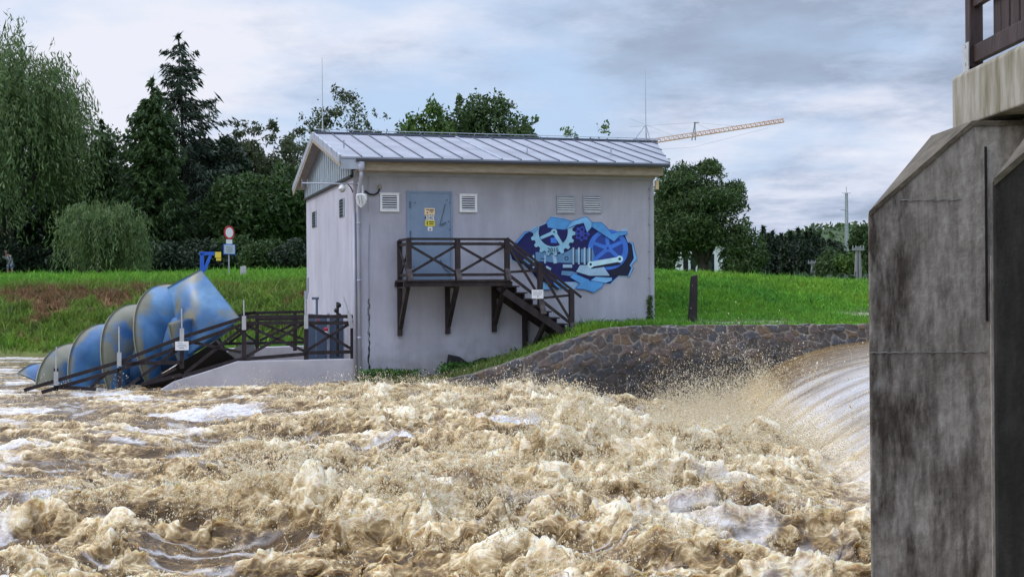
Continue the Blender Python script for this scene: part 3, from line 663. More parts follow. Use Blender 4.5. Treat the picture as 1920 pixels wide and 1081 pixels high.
# verge trim of the left gable, both slopes, with its clips
m = MB()
for a, b in ((F0, R0), (R0, K0)): m.bar(a-UP*.06-d1*.02, b-UP*.06-d1*.02, .05, .20)
m.build('verge_board', M['zinc'], roof)
m = MB()
for a, b in ((F0, R0), (R0, K0)): m.bar(a-UP*.2-d1*.012+d2*.0, b-UP*.2-d1*.012, .04, .09)
m.build('barge_board', M['fascia'], roof)
for i in range(6):
    p = F0+(R0-F0)*(i+.4)/6; m = MB(); m.bar(p-UP*.04-d1*.05, p+UP*.07-d1*.05, .02, .02); m.build('verge_clip', M['zinc'], roof)
# soffit and fascia under the front eave
m = MB(); m.add([B(.0, -OV+.10, ZE-.10), B(8.0, -OV+.10, ZE-.10), B(8.0, 0., HW+.05), B(0., 0., HW+.05)], [(0, 1, 2, 3)]); m.prism([B(.0, -OV+.10, ZE-.10), B(8.0, -OV+.10, ZE-.10), B(8.0, -OV+.10, ZE-.31), B(0., -OV+.10, ZE-.31)], d2*.03)
m.build('fascia', M['fascia'], house)
m = MB(); m.bbox(.0, 7.98, -OV+.135, -.003, ZE-.315, ZE-.29); m.build('soffit', M['soffit'], house)
for i in range(4):
    z = [ZE-.315, ZE-.335, ZE-.36, ZE-.375][i]
    m = MB(); m.bbox(.02, 7.93, -[.42, .16, .10, .05][i], -.003, z-[.02, .035, .03, .03][i], z); m.build('cornice', M['fascia'] if i == 0 else M['pipe'], house)
m = MB()
for a, b in ((F0, R0), (R0, K0)):
    a2, b2 = a-UP*.075, b-UP*.075; m.add([a2, b2, b2+d1*.45, a2+d1*.45], [(0, 1, 2, 3)])
m.build('gable_soffit', M['soffit'], house)
# gutter (open half pipe) and rainwater hopper with downpipe
m = MB(); n = 7
for i in range(n):
    a0 = math.pi*i/n; a1 = math.pi*(i+1)/n; r = .062
    p = lambda s, a: B(s, -OV-.03-math.cos(a)*r, ZE-.055-math.sin(a)*r)
    m.add([p(gl+.35, a0), p(8.12, a0), p(8.12, a1), p(gl+.35, a1)], [(0, 1, 2, 3)])
m.tube([B(gl+.35, -OV-.095, ZE-.05), B(8.12, -OV-.095, ZE-.05)], .012, 6); m.build('gutter', M['seam'], house, smooth=True)
m = MB(); m.bbox(gl, 0.05, -OV+.0, -OV+.05, ZE-.30, ZE-.06); m.build('fascia_end', M['zinc'], house)
c = B(.09, -OV+.0, ZE-.12)
m = MB(); m.tube([c, c-UP*.16, c-UP*.24], [.085, .085, .05], 10)
m.tube([c-UP*.22, c-UP*.34, B(.10, -.09, ZE-.95), B(.10, -.075, ZE-1.15), B(.115, -.075, .22)], .045, 10)
for z in (4.0, 2.6, 1.2): m.tube([B(.108, -.075, z), B(.108, -.075, z+.05)], .056, 10)
m.build('downpipe', M['pipe'], house, smooth=True)
m = MB(); m.tube([B(-.0, -.05, 4.3), B(-.0, -.05, .2)], .032, 8); m.build('conduit', M['pipe'], house, smooth=True)
# standing seam cladding of the gable
m = MB(); m.mi = 0
def gz(t): return min(np.interp(t, [-OV, RT, D+.62], [ZE, ZR, ZE])-.12, 9)
nb = 24
m.prism([B(-.03, -.02, 5.22), B(-.03, D, 5.22), B(-.03, D, gz(D)), B(-.03, RT, gz(RT)), B(-.03, -.02, gz(0))], d1*.028); m.mi = 1
for i in range(nb):
    t0 = D*(i+.12)/nb; t1 = D*(i+.78)/nb; m.prism([B(-.06, t0, 5.225), B(-.06, t1, 5.225), B(-.06, t1, gz(t1)), B(-.06, t0, gz(t0))], d1*.029)
m.build('gable_cladding', [M['cladgap'], M['cladding']], house)
m = MB(); m.bbox(-.085, -.003, -.02, D, 5.155, 5.21); m.build('drip_flashing', M['black'], house)
# louvres of the front
def louvre(px0, py0, px1, py1, style):
    a = FW(px0, py0); b = FW(px1, py1); s0, _, z1 = st(a); s1, _, z0 = st(b)
    f = MB(); fw = .055 if style == 0 else .03; pr = .05 if style == 0 else .04
    for q in ((s0, s0+fw, z0, z1), (s1-fw, s1, z0, z1), (s0+fw, s1-fw, z0, z0+fw), (s0+fw, s1-fw, z1-fw, z1)): f.bbox(q[0], q[1], -pr, -.002, q[2], q[3])
    fo = f.build('vent', M['white'] if style == 0 else M['zinc'], house)
    g = MB(); g.bbox(s0+fw, s1-fw, -.012, -.001, z0+fw, z1-fw); g.build('vent_cavity', M['ventdark'], fo)
    k = 6 if style == 0 else 7
    for i in range(k):
        zc_ = z0+fw+(z1-z0-2*fw)*(i+.5)/k; h = (z1-z0-2*fw)/k*(.40 if style == 0 else .5)
        g = MB(); g.prism([B(s0+fw, -.045-.01*style, zc_-h/2), B(s1-fw, -.045-.01*style, zc_-h/2), B(s1-fw, -.016, zc_+h/2), B(s0+fw, -.016, zc_+h/2)], UP*-.008-d2*.001); g.build('louvre', M['white'], fo)
    if style == 0: g = MB(); g.bbox(s0-.03, s1+.03, -.06, -.004, z1, z1+.012); g.build('vent_hood', M['white'], fo)
louvre(712, 362, 748, 397, 0); louvre(861, 364, 894, 398, 0); louvre(1043, 367, 1077, 400, 1); louvre(1093, 366, 1127, 400, 1)
for px0, py0, px1, py1 in ((586, 395, 594, 427), (637, 371, 646, 408)):
    a = SW(px1, py0); b = SW(px0, py1); t0, z1 = st(a)[1:]; t1, z0 = st(b)[1:]
    f = MB(); f.bbox(-.025, -.002, t0, t1, z0, z1); fo = f.build('vent', M['cladding'], house)
    for i in range(6):
        zc_ = z0+(z1-z0)*(i+.5)/6; g = MB(); g.bbox(-.03, -.026, t0+.12, t1-.12, zc_-.035, zc_+.03); g.build('vent_slot', M['ventdark'], fo)
# cable down the right edge and little clamps
m = MB(); pts = []
for i, (x, y) in enumerate(((1224, 335), (1219, 352), (1218, 420), (1218, 500), (1219, 560), (1219, 585))): p = FW(x, y, -.03); pts.append(p)
m.tube(pts, .010, 5)
for y in (355, 372, 420, 470, 520): p = FW(1218, y, -.03); m.ball(p, .03, 6, 5)
m.build('cable', M['mast'], house)
m = MB(); m.tube([FW(693, 420, -.02), FW(691, 500, -.02), FW(692, 560, -.02), FW(691, 640, -.02)], .008, 5)
m.tube([FW(691, 330, -.02), FW(690, 372, -.03), FW(691, 396, -.03)], .008, 5); m.build('cable', M['mast'], house)
crk = MB(); x = 692; prev = FW(x, 560, -.004)
for y in range(566, 700, 7):
    q = FW(692+random.uniform(-1.5, 1.5), y, -.004); crk.bar(prev, q, .02+.03*random.random(), .006, up=d2); prev = q
crk.build('wall_crack', M['black'], house)
p = FW(1229, 355, .05); m = MB(); m.box(p, d1*.10, d2*.08, UP*.24); m.build('junction_box', M['peach'], house, bevel=.01)

# door
s0, _, z1 = st(FW(762, 358)); s1 = st(FW(847, 362))[0]; z0 = 2.60
m = MB()
for q in ((s0, s0+.07, z0, z1), (s1-.05, s1, z0, z1), (s0+.07, s1-.05, z1-.05, z1)): m.bbox(q[0], q[1], -.045, -.002, q[2], q[3])
m.build('door_frame', M['door'], house)
m = MB(); m.bbox(s0+.075, s1-.055, -.035, -.003, z0, z1-.055); door = m.build('door', M['door'], house)
for z in (z1-.42, z1-1.15, z0+.3): m = MB(); m.tube([B(s0+.08, -.055, z), B(s0+.08, -.055, z+.16)], .018, 7); m.build('hinge', M['doordark'], door)
a = FW(835, 382, -.05); b = FW(825, 422, -.05); c = FW(836, 417, -.05)
m = MB(); m.bar(a, b, .016, .016); m.bar(b, c, .03, .035); m.build('handle', M['doordark'], door)
a = FW(826, 487, -.05); b = FW(833, 503, -.05); m = MB(); m.bar(a, b, .02, .02); m.bar(b, FW(843, 509, -.05), .02, .02); m.build('latch', M['doordark'], door)
for x, y in ((778, 380), (843, 380), (843, 430), (839, 470), (776, 500), (841, 415), (838, 375)): p = FW(x, y, -.036); m = MB(); m.ball(p, .022, 6, 4, (1, .4, 1)); m.build('rivet', M['doordark'], door)
def text_mesh(txt, size, mat, org, xdir, updir, name, parent, yscale=1.):
    cu = bpy.data.curves.new('t', 'FONT'); cu.body = txt; cu.size = size; cu.align_x = 'CENTER'; cu.align_y = 'CENTER'; cu.extrude = .0012
    to = bpy.data.objects.new('t', cu); C.objects.link(to); dg = bpy.context.evaluated_depsgraph_get(); dg.update()
    me = bpy.data.meshes.new_from_object(to.evaluated_get(dg)); bpy.data.objects.remove(to)
    xd, ud = nrm(xdir), nrm(updir); nd = np.cross(xd, ud)
    mb = MB(); mb.add([np.asarray(org)+xd*v.co.x+ud*v.co.y*yscale+nd*v.co.z for v in me.vertices], [tuple(p.vertices) for p in me.polygons]); return mb.build(name, mat, parent)
# notices on the door (each a plate of its own)
def plate(px0, py0, px1, py1, mat, label, cat='sign', t=-.048, tilt=0., name='notice', grp=None, frame=None):
    a = FW(px0, py0, t); b = FW(px1, py1, t); s0, _, z1 = st(a); s1, _, z0 = st(b)
    th = thing(name, label, cat, B((s0+s1)/2, t, z0), grp)
    m = MB(); m.bbox(s0, s1, t, t+.008, z0, z1); m.build('plate', mat, th, bevel=.004); return th, s0, s1, z0, z1, t
def line(P, u0, u1, v0, v1, mat, name='lettering'):
    th, s0, s1, z0, z1, t = P; m = MB(); m.bbox(s0+(s1-s0)*u0, s0+(s1-s0)*u1, t-.002, t-.0004, z0+(z1-z0)*v0, z0+(z1-z0)*v1); return m.build(name, mat, th)
P = plate(796, 390, 815.5, 403, M['peach'], 'peach coloured warning notice, topmost on the grey blue door')
for q in ((.15, .45, .70, .82), (.50, .90, .70, .82), (.42, .85, .52, .60), (.55, .80, .36, .44), (.2, .34, .25, .42)): line(P, *q, M['black'])
P = plate(798, 404, 814.5, 412.6, M['signwhite'], 'white plate with the number 43401 on the grey blue door')
th, s0, s1, z0, z1, t = P; text_mesh('43401', (z1-z0)*1.02, M['black'], B((s0+s1)/2, t-.002, (z0+z1)/2), d1, UP, 'lettering', th, 1.05)
P = plate(797, 413.2, 815.5, 424, M['yellow'], 'yellow warning notice under the number plate on the door')
for q in ((.16, .26, .2, .85), (.36, .9, .66, .82), (.40, .86, .30, .46)): line(P, *q, M['black'])
P = plate(802, 425, 811, 433, M['signwhite'], 'small white lock plate, lowest of the four on the grey blue door'); line(P, .35, .65, .25, .6, M['black'])

# ------------------------------------------------------------------ mural: cogs and pistons showing through a torn wall
MU = [None]*12
for i, (n_, c_) in enumerate((('halo', (.24, .38, .54)), ('navy', (.008, .010, .085)), ('gear', (.24, .46, .62)), ('violet', (.035, .06, .36)), ('midblue', (.045, .16, .58)), ('steel', (.10, .22, .38)),
                              ('paleblue', (.30, .45, .60)), ('torn', (.075, .27, .57)), ('tornlight', (.17, .41, .68)), ('ink', (.008, .01, .03)), ('rod', (.42, .64, .72)), ('deep', (.02, .05, .26)))):
    MU[i] = material('mural_'+n_, c_, tuple(min(1, q*1.35) for q in c_), 3.5, .7, lo=.3, hi=.7)
HALO, NAVY, GEAR, VIO, MID, STEEL, PALE, TORN, TORNL, INK, ROD, DEEP = range(12)
mb = MB(); lay = [0]
def mz(x, y, d): return FW(950+x/6.758, 395+y/6.758, -.004-.0003*d)
OUT = False
def shape(c, pts, close=True):
    global OUT
    lay[0] += 1; mb.mi = c; mb.poly([mz(x, y, lay[0]) for x, y in pts])
    if OUT:
        for i in range(len(pts)): band(DEEP, pts[i], pts[(i+1) % len(pts)], 7, 4)
def circ(cx_, cy_, r, n=36, a0=0, a1=2*math.pi, sx_=1.): return [(cx_+r*sx_*math.cos(a0+(a1-a0)*i/n), cy_+r*math.sin(a0+(a1-a0)*i/n)) for i in range(n)]
def band(c, p, q, w1, w2=None):
    w2 = w2 or w1; d = nrm(np.array(q)-np.array(p)); n_ = np.array([-d[1], d[0]]); p, q = np.array(p), np.array(q)
    global OUT
    o_ = OUT; OUT = False; shape(c, [p+n_*w1/2, q+n_*w2/2, q-n_*w2/2, p-n_*w1/2]); OUT = o_
shape(HALO, [(20, 470), (110, 400), (230, 262), (320, 250), (390, 200), (500, 145), (560, 68), (700, 84), (830, 124), (1015, 66), (1080, 140), (1190, 134), (1250, 180), (1312, 270), (1420, 250), (1535, 215), (1525, 300), (1545, 395), (1605, 402), (1625, 520), (1662, 612), (1580, 690), (1612, 720), (1550, 842), (1430, 832), (1310, 940), (1225, 930), (1205, 985), (1100, 1045), (990, 1000), (870, 985), (800, 1010), (680, 1005), (560, 1000), (430, 1000), (420, 900), (330, 800), (200, 690), (60, 640), (15, 560)])
shape(NAVY, [(30, 490), (120, 405), (235, 285), (320, 262), (400, 205), (505, 160), (600, 130), (1000, 140), (1100, 190), (1300, 300), (1500, 310), (1535, 400), (1590, 420), (1605, 600), (1560, 690), (1590, 720), (1540, 825), (1420, 820), (1310, 925), (1000, 900), (700, 900), (560, 980), (440, 950), (330, 790), (210, 680), (70, 620)])
# big spoked wheel, right
shape(MID, circ(1285, 490, 256)); shape(DEEP, circ(1285, 475, 192))
for a in (-95, -25, 40, 140, 200): band(MID, (1285, 475), (1285+200*math.cos(rad(a)), 475+200*math.sin(rad(a))), 54, 40)
shape(MID, circ(1280, 475, 48, 18)); shape(DEEP, circ(1280, 475, 16, 10))
# small cog
g = []
for i in range(32):
    a = 2*math.pi*i/32; r = 98 if i % 4 < 2 else 78; g.append((955+r*math.cos(a), 288+r*math.sin(a)))
shape(VIO, g)
for i in range(6): shape(NAVY, circ(955+52*math.cos(i*1.047+.5), 288+52*math.sin(i*1.047+.5), 19, 10))
# engine block
shape(STEEL, [(365, 525), (480, 520), (620, 560), (760, 520), (830, 480), (830, 660), (600, 655), (480, 640), (370, 640)])
for x in (340, 485, 600): band(PALE, (x, 560), (x+(18 if x > 500 else 0), 665), 20 if x < 500 else 44)
shape(STEEL, [(190, 640), (280, 560), (330, 600), (320, 670), (215, 685)])
shape(INK, circ(758, 602, 26, 14)); shape(STEEL, circ(758, 602, 16, 12))
shape(STEEL, [(835, 490), (1040, 480), (1100, 505), (1100, 625), (1000, 655), (840, 655)])
for x in (845, 915, 988, 1050): band(INK, (x+8, 470), (x+8, 672), 34); band(PALE, (x, 466), (x, 678), 22)
for y in (605, 665, 705): band(INK, (430, y), (480, y+4), 9)
band(PALE, (500, 705), (560, 740), 26); band(PALE, (430, 800), (490, 850), 26); band(PALE, (330, 720), (350, 705), 20)
# front cog with the year
teeth = []
n_t = 18
for i in range(n_t*6):
    a = 2*math.pi*i/(n_t*6); r = 300 if (i % 6) < 3 else 262; teeth.append((585+r*math.cos(a)*.95, 270+r*math.sin(a)))
teeth = [(x, max(y, 205)) for x, y in teeth]; shape(INK, [(x+6, y+8) for x, y in teeth]); shape(GEAR, teeth); shape(NAVY, [(x, max(y, 195)) for x, y in circ(590, 268, 186)])
shape(MID, [(555, 345), (625, 335), (640, 410), (560, 405)])
band(GEAR, (600, 270), (430, 345), 44, 36); band(GEAR, (600, 270), (705, 440), 50, 40); band(GEAR, (600, 270), (612, 215), 40)
shape(GEAR, circ(600, 270, 40, 18)); shape(INK, circ(600, 268, 12, 8))
txt_layer = lay[0]+1
# crank and bed plate
shape(STEEL, [(700, 760), (820, 765), (900, 790), (840, 830), (690, 810)])
shape(PALE, [(930, 688), (1215, 686), (1312, 830), (1050, 822), (880, 770)]); band(INK, (820, 826), (1340, 826), 10)
band(PALE, (712, 700), (830, 700), 40); band(INK, (712, 745), (900, 742), 10)
band(INK, (1065, 690), (1435, 630), 92, 100); band(ROD, (1065, 677), (1435, 612), 66, 62); shape(ROD, circ(1065, 680, 42, 18)); shape(ROD, circ(1432, 612, 44, 18)); shape(INK, circ(1432, 610, 18, 12)); shape(INK, circ(1065, 678, 16, 12))
shape(INK, [(1540, 420), (1590, 430), (1604, 590), (1560, 690), (1588, 722), (1538, 822), (1420, 818), (1330, 830), (1300, 760), (1420, 720), (1520, 620), (1550, 500)])
# torn plaster flaps
OUT = True
shape(TORN, [(505, 150), (560, 80), (700, 100), (830, 135), (880, 190), (740, 240), (640, 232), (520, 212)])
shape(TORNL, [(830, 130), (1015, 75), (1080, 145), (1080, 205), (1018, 278), (975, 155), (880, 178), (740, 240)])
shape(TORN, [(1080, 150), (1190, 145), (1250, 190), (1330, 290), (1420, 265), (1520, 262), (1530, 300), (1430, 320), (1360, 392), (1290, 345), (1080, 205)])
shape(TORNL, [(1545, 400), (1600, 405), (1650, 610), (1580, 690), (1608, 722), (1550, 838), (1535, 825), (1580, 722), (1555, 690), (1610, 605), (1585, 425)])
shape(TORN, [(800, 840), (850, 790), (1040, 870), (1060, 892), (1150, 850), (1225, 915), (1215, 960), (1100, 1035), (985, 995), (870, 985), (930, 920)])
shape(TORNL, [(1130, 835), (1335, 845), (1335, 885), (1250, 915), (1060, 880)])
shape(TORN, [(590, 910), (640, 870), (750, 930), (770, 960), (640, 985)])
shape(TORNL, [(310, 265), (390, 205), (400, 225), (330, 285)]); shape(TORN, [(110, 405), (232, 264), (300, 262), (240, 290), (130, 415)])
shape(TORNL, [(420, 905), (480, 900), (550, 960), (545, 1000), (430, 995)])
OUT = False
mural = mb.build('mural', MU, house)
c = mz(588, 497, txt_layer+60)
text_mesh('2015', .155, M['black'], c, mz(688, 497, 0)-mz(488, 497, 0), mz(588, 397, 0)-mz(588, 597, 0), 'lettering', mural)

# ------------------------------------------------------------------ things on the house
t = thing('floodlight', 'silver shield shaped floodlight on the house corner below the gutter', 'floodlight', FW(680, 388, -.35))
ctr = FW(680, 374, -.30); ax = nrm(d1*.75-d2*.66); upv = UP; nn_ = nrm(np.cross(ax, upv))
ol = [(-.13, .13), (0, .15), (.13, .12), (.145, .0), (.11, -.10), (.0, -.21), (-.11, -.10), (-.145, .02)]
m = MB(); m.prism([ctr+ax*x+upv*z for x, z in ol], nrm(np.cross(upv, ax))*-.10); m.build('housing', M['white'], t, bevel=.02)
for s_ in (1,):
    nv_ = nrm(np.cross(upv, ax)); nv_ = nv_ if nv_@np.array([0, -1, 0]) > 0 else -nv_
    m = MB(); m.prism([ctr+ax*x*.8+upv*z*.8+nv_*.10 for x, z in ol], nv_*.012); m.build('lens', M['plate'], t)
    for q in (-.05, .03): m = MB(); m.bar(ctr+ax*q+upv*.09+nv_*.115, ctr+ax*(q+.03)-upv*.10+nv_*.115, .012, .008); m.build('rib', M['doordark'], t)
m = MB(); m.tube([ctr+upv*.12, ctr+upv*.33, FW(671, 344, -.02)], .022, 7); m.build('bracket', M['white'], t)
m = MB(); pts = [FW(x, y, -.05) for x, y in ((684, 358), (693, 364), (702, 365), (709, 361), (712, 353))]; m.tube(pts, .022, 7); m.build('cable', M['black'], t)
m = MB(); m.ball(FW(712, 350, -.06), .055, 8, 6); m.build('sensor', M['fascia'], t)
t = thing('antenna', 'thin grey aerial arm reaching left from the house corner under the gable', 'antenna', FW(672, 346, -.05))
a = FW(670, 345, -.04); b = a+np.array([-1.36, .0, .035]); m = MB(); m.tube([a, b], .02, 7); m.build('boom', M['zinc'], t)
for u in (.0, .1, .35): q = b+(a-b)*u; m = MB(); m.bar(q-UP*.10, q+UP*.10, .012, .012); m.build('element', M['zinc'], t)
t = thing('security_camera', 'white dome security camera under the aerial arm', 'security camera', FW(643, 358, -.1))
q = a+(b-a)*.27-UP*.02; m = MB(); m.tube([q, q-UP*.03, q-UP*.10, q-UP*.11], [.03, .07, .105, .105], 14); m.build('housing', M['white'], t, smooth=True)
m = MB(); m.ball(q-UP*.12, .078, 14, 8); m.build('dome', M['plate'], t, smooth=True)
m = MB(); m.tube([q, q+np.array([.12, 0, .02]), q+np.array([.2, .02, -.06]), q+np.array([.26, .05, -.20])], .014, 6); m.build('cable', M['black'], t)
def rod(px, ptop, pbot, label, tri):
    base = at(px, pbot, 35.2 if px < 900 else 36.2); top = base+UP*((pbot-ptop)/F*base[1])
    t = thing('lightning_rod', label, 'lightning rod', base, 'lightning rods on the ridge')
    m = MB(); m.tube([base, base+(top-base)*.5, top], [.017, .012, .006], 6); m.build('rod', M['plate'], t)
    if tri:
        for dx, dy in ((-.32, .0), (.10, -.1), (.05, .3)): m = MB(); m.tube([base+np.array([dx, dy, .0]), base+UP*.42], .014, 5); m.build('leg', M['zinc'], t)
        m = MB(); m.tube([base+np.array([-.36, 0, .02]), base+np.array([.42, .1, .02])], .016, 5); m.build('foot_bar', M['zinc'], t)
rod(605, 108, 246, 'thin lightning rod above the left end of the roof ridge', False); rod(1211, 133, 262, 'lightning rod on a tripod above the right end of the roof ridge', True)

# ------------------------------------------------------------------ landing and stairs
lan = thing('staircase', 'dark timber landing and stairs with cross braced railing on the house front', 'staircase', B(3, -.6, 1))
LP = -1.1; dz = 2.625; wd = M['wood']
S = lambda px, py, t=LP: st(FW(px, py, t))
sl = S(745, 520)[0]; sr = 3.62; rt_z = S(850, 448)[2]; mid_z = S(850, 457)[2]; br_z = S(850, 515)[2]
k = 0; t = LP-.06
while t < -.05:
    m = MB(); m.bbox(sl+.17, sr+.05, t, t+.135, dz-.045, dz); m.build('deck_board', wd, lan); t += .145
m = MB(); m.bbox(sl+.15, sr+.1, LP-.02, LP+.04, dz-.16, dz-.047); m.build('edge_beam', wd, lan)
m = MB(); m.bbox(sl+.15, sr+.0, -.09, -.01, dz-.16, dz-.047); m.build('wall_beam', wd, lan)
ps = [S(766, 480)[0], S(857.5, 480)[0], S(950, 480)[0]]
br_s = [st(FW(749, 600))[0], st(FW(838.5, 600))[0], st(FW(925.5, 600))[0]]
for i, s_ in enumerate(br_s):
    zb = st(FW(749, (629, 627, 625)[i]))[2]
    m = MB(); m.bbox(s_-.055, s_+.055, -.115, -.004, zb, dz-.165); b_ = m.build('bracket', wd, lan)
    m = MB(); m.bar(B(s_, -.13, zb+.22), B(s_, LP+.08, dz-.165), .10, .11); m.build('strut', wd, b_)
    m = MB(); m.bbox(s_-.05, s_+.05, LP+.02, -.12, dz-.20, dz-.163); m.build('joist', wd, b_)
for s_ in ps+[]:
    m = MB(); m.bbox(s_-.06, s_+.06, LP-.09, LP+.03, dz-.05, rt_z+.02); m.build('post', wd, lan, bevel=.006)
    m = MB(); m.prism([B(s_-.07, LP-.092, dz+.26), B(s_+.05, LP-.092, dz+.26), B(s_+.10, LP-.13, dz-.02), B(s_-.03, LP-.13, dz-.02)], d2*.03); m.build('post_shoe', M['wood2'], lan)
m = MB(); m.bbox(ps[0]-.055, ps[0]+.055, -.12, -.01, dz, rt_z); m.build('post', wd, lan)
def railing_bay(p0, p1, hts, wdt=.055, thick=.07, nm=True, X=True, off=None):
    # p0, p1: feet of two posts; hts: heights of the top, middle and bottom rails
    for i, h in enumerate(hts):
        m = MB(); m.bar(p0+UP*h, p1+UP*h, wdt, thick if i else thick*.8); m.build('handrail' if i == 0 else 'rail', wd, lan)
    if X:
        a, b = hts[1]-.03, hts[2]+.03; dd = nrm(np.cross(p1-p0, UP))*.028
        m = MB(); m.bar(p0+UP*a+dd, p1+UP*b+dd, .035, .06); m.build('brace', wd, lan)
        m = MB(); m.bar(p0+UP*b-dd, p1+UP*a-dd, .035, .06); m.build('brace', wd, lan)
fz = lambda s_: B(s_, LP-.03, 0)
for a, b in ((ps[0], ps[1]), (ps[1], ps[2])): railing_bay(fz(a), fz(b), (rt_z, mid_z, br_z))
railing_bay(B(ps[0], LP, 0), B(ps[0], -.06, 0), (rt_z, mid_z, br_z))
# stairs run down along the wall to the right
zt0, s_t0 = dz, sr
n_st = 8; zend = 1.36; send = S(1072, 600)[0]+.02
for i in range(n_st):
    z = dz-(dz-zend)*(i+1)/(n_st); s_ = sr+.02+(send-sr)*(i)/(n_st)
    m = MB(); m.bbox(s_-.05, s_+.27, LP-.0, -.02, z-.035, z); m.build('tread', wd, lan)
    m = MB(); m.bbox(s_-.03, s_+.0, LP+.03, -.03, z+.0, z+.135); m.build('riser', wd, lan)
for t_ in (LP+.0, -.08):
    m = MB(); a = B(sr-.1, t_, dz-.30); b = B(send+.12, t_, zend-.30); m.bar(a, b, .06, .17); m.build('stringer', wd, lan)
m = MB(); m.bbox(send-.25, send+.14, LP-.02, -.03, zend-.45, zend-.04); m.build('step_block', wd, lan)
p2s = S(1012, 540)[0]; p3s = S(1071, 600)[0]
slope = (zend-dz)/(send-sr)
zf = lambda s_: dz+slope*(s_-sr)
for s_, nm in ((p2s, 0), (p3s, 1)):
    m = MB(); m.bbox(s_-.06, s_+.06, LP-.09, LP+.03, zf(s_)-.10, zf(s_)+(1.0 if nm == 0 else .98)); m.build('post', wd, lan, bevel=.006)
    m = MB(); m.prism([B(s_-.06, LP-.092, zf(s_)+.16), B(s_+.06, LP-.092, zf(s_)+.16), B(s_+.14, LP-.12, zf(s_)-.24), B(s_+.0, LP-.12, zf(s_)-.24)], d2*.03); m.build('post_shoe', M['wood2'], lan)
hh = (rt_z-dz, mid_z-dz, br_z-dz+.0)
for (a, b) in ((ps[2], p2s), (p2s, p3s)):
    a3 = B(a, LP-.03, zf(a)); b3 = B(b, LP-.03, zf(b)); railing_bay(a3, b3, hh)
m = MB(); m.bar(B(p3s, LP-.03, zf(p3s)+hh[0]), B(p3s+.26, LP-.03, zf(p3s+.26)+hh[0]), .055, .055); m.build('handrail', wd, lan)
# second railing of the flight, on the wall side
for (a, b) in ((ps[2]+.1, p2s), (p2s, p3s)):
    a3 = B(a, -.10, zf(a)); b3 = B(b, -.10, zf(b)); m = MB(); m.bar(a3+UP*hh[0], b3+UP*hh[0], .055, .06); m.build('handrail', wd, lan)
s_ = st(FW(983, 640))[0]; m = MB(); m.bbox(s_-.06, s_+.06, -.13, -.01, .35, zf(s_)-.25); b_ = m.build('bracket', wd, lan)
m = MB(); m.bar(B(s_+.03, -.14, .55), B(s_+.25, LP+.08, zf(s_+.25)-.30), .10, .11); m.build('strut', wd, b_)
# notice on the flight
P = plate(997, 543, 1019, 559.5, M['signwhite'], 'small white notice board on the stair railing below the mural', t=LP-.13)
for q in ((.12, .5, .78, .84), (.58, .9, .78, .84), (.12, .88, .58, .64), (.12, .8, .42, .48), (.45, .62, .2, .3)): line(P, *q, M['mast'])
# ================================================================== SCREW TURBINE SIDE
# concrete channel walls
def wallprism(pts, t, thick, name, label, cat, mat):
    m = MB(); P = [FW(x, y, t) for x, y in pts]; P = [p if i < len(pts)-2 or True else p for i, p in enumerate(P)]
    m.prism(P, d2*thick); o = m.build(name, mat, bevel=.015); return tag(o, label, cat)
wallprism([(668, 672.5), (446, 677), (326, 716), (255, 760), (668, 790)], .05, .32, 'channel_wall', 'pale concrete channel wall with a sloping end at the foot of the house', 'concrete wall', M['concrete'])
wallprism([(574, 648), (430, 653), (360, 672), (360, 740), (574, 760)], 4.6, .35, 'channel_wall', 'far pale concrete channel wall behind the timber walkway railing', 'concrete wall', M['concrete'])
# ------------------------------------------------------------------ Archimedean screw
M['screw'] = bpy.data.materials.new('screw_paint'); M['screw'].use_nodes = True
def _screw():
    t = M['screw'].node_tree; b = t.nodes['Principled BSDF']; Lk = t.links.new; b.inputs['Roughness'].default_value = .38
    tc = t.nodes.new('ShaderNodeTexCoord')
    def nz(s, off, d=5):
        mp = t.nodes.new('ShaderNodeMapping'); mp.inputs['Location'].default_value = off; Lk(tc.outputs['Object'], mp.inputs[0])
        n = t.nodes.new('ShaderNodeTexNoise'); n.inputs['Scale'].default_value = s; n.inputs['Detail'].default_value = d; Lk(mp.outputs[0], n.inputs['Vector']); return n.outputs[0]
    def rp(x, st_):
        r = t.nodes.new('ShaderNodeValToRGB'); e = r.color_ramp.elements
        while len(e) < len(st_): e.new(.5)
        for i, (p, c) in enumerate(st_): e[i].position = p; e[i].color = (*c, 1)
        Lk(x, r.inputs[0]); return r.outputs[0]
    blue = rp(nz(1.1, (0, 0, 0)), [(.3, (.035, .10, .24)), (.5, (.06, .17, .36)), (.7, (.13, .27, .45))])
    at_ = t.nodes.new('ShaderNodeAttribute'); at_.attribute_name = 'up'
    ad = t.nodes.new('ShaderNodeMath'); ad.operation = 'MULTIPLY_ADD'; ad.inputs[1].default_value = .24; Lk(at_.outputs['Fac'], ad.inputs[0]); Lk(nz(1.0, (4, 2, 7)), ad.inputs[2])
    mud = rp(ad.outputs[0], [(.56, (0, 0, 0)), (.66, (1, 1, 1))])
    mx = t.nodes.new('ShaderNodeMix'); mx.data_type = 'RGBA'; Lk(mud, mx.inputs[0]); Lk(blue, mx.inputs[6]); mx.inputs[7].default_value = (.21, .20, .14, 1)
    gr = rp(nz(2.6, (8, 1, 3), 7), [(.3, (.75, .78, .75)), (.7, (1.1, 1.1, 1.1))])
    m2 = t.nodes.new('ShaderNodeMix'); m2.data_type = 'RGBA'; m2.blend_type = 'MULTIPLY'; m2.inputs[0].default_value = 1; Lk(mx.outputs[2], m2.inputs[6]); Lk(gr, m2.inputs[7])
    Lk(m2.outputs[2], b.inputs['Base Color'])
_screw()
SA = FW(88, 785, 3.9); SB = FW(400, 592, 1.9)            # lower and upper end of the axis
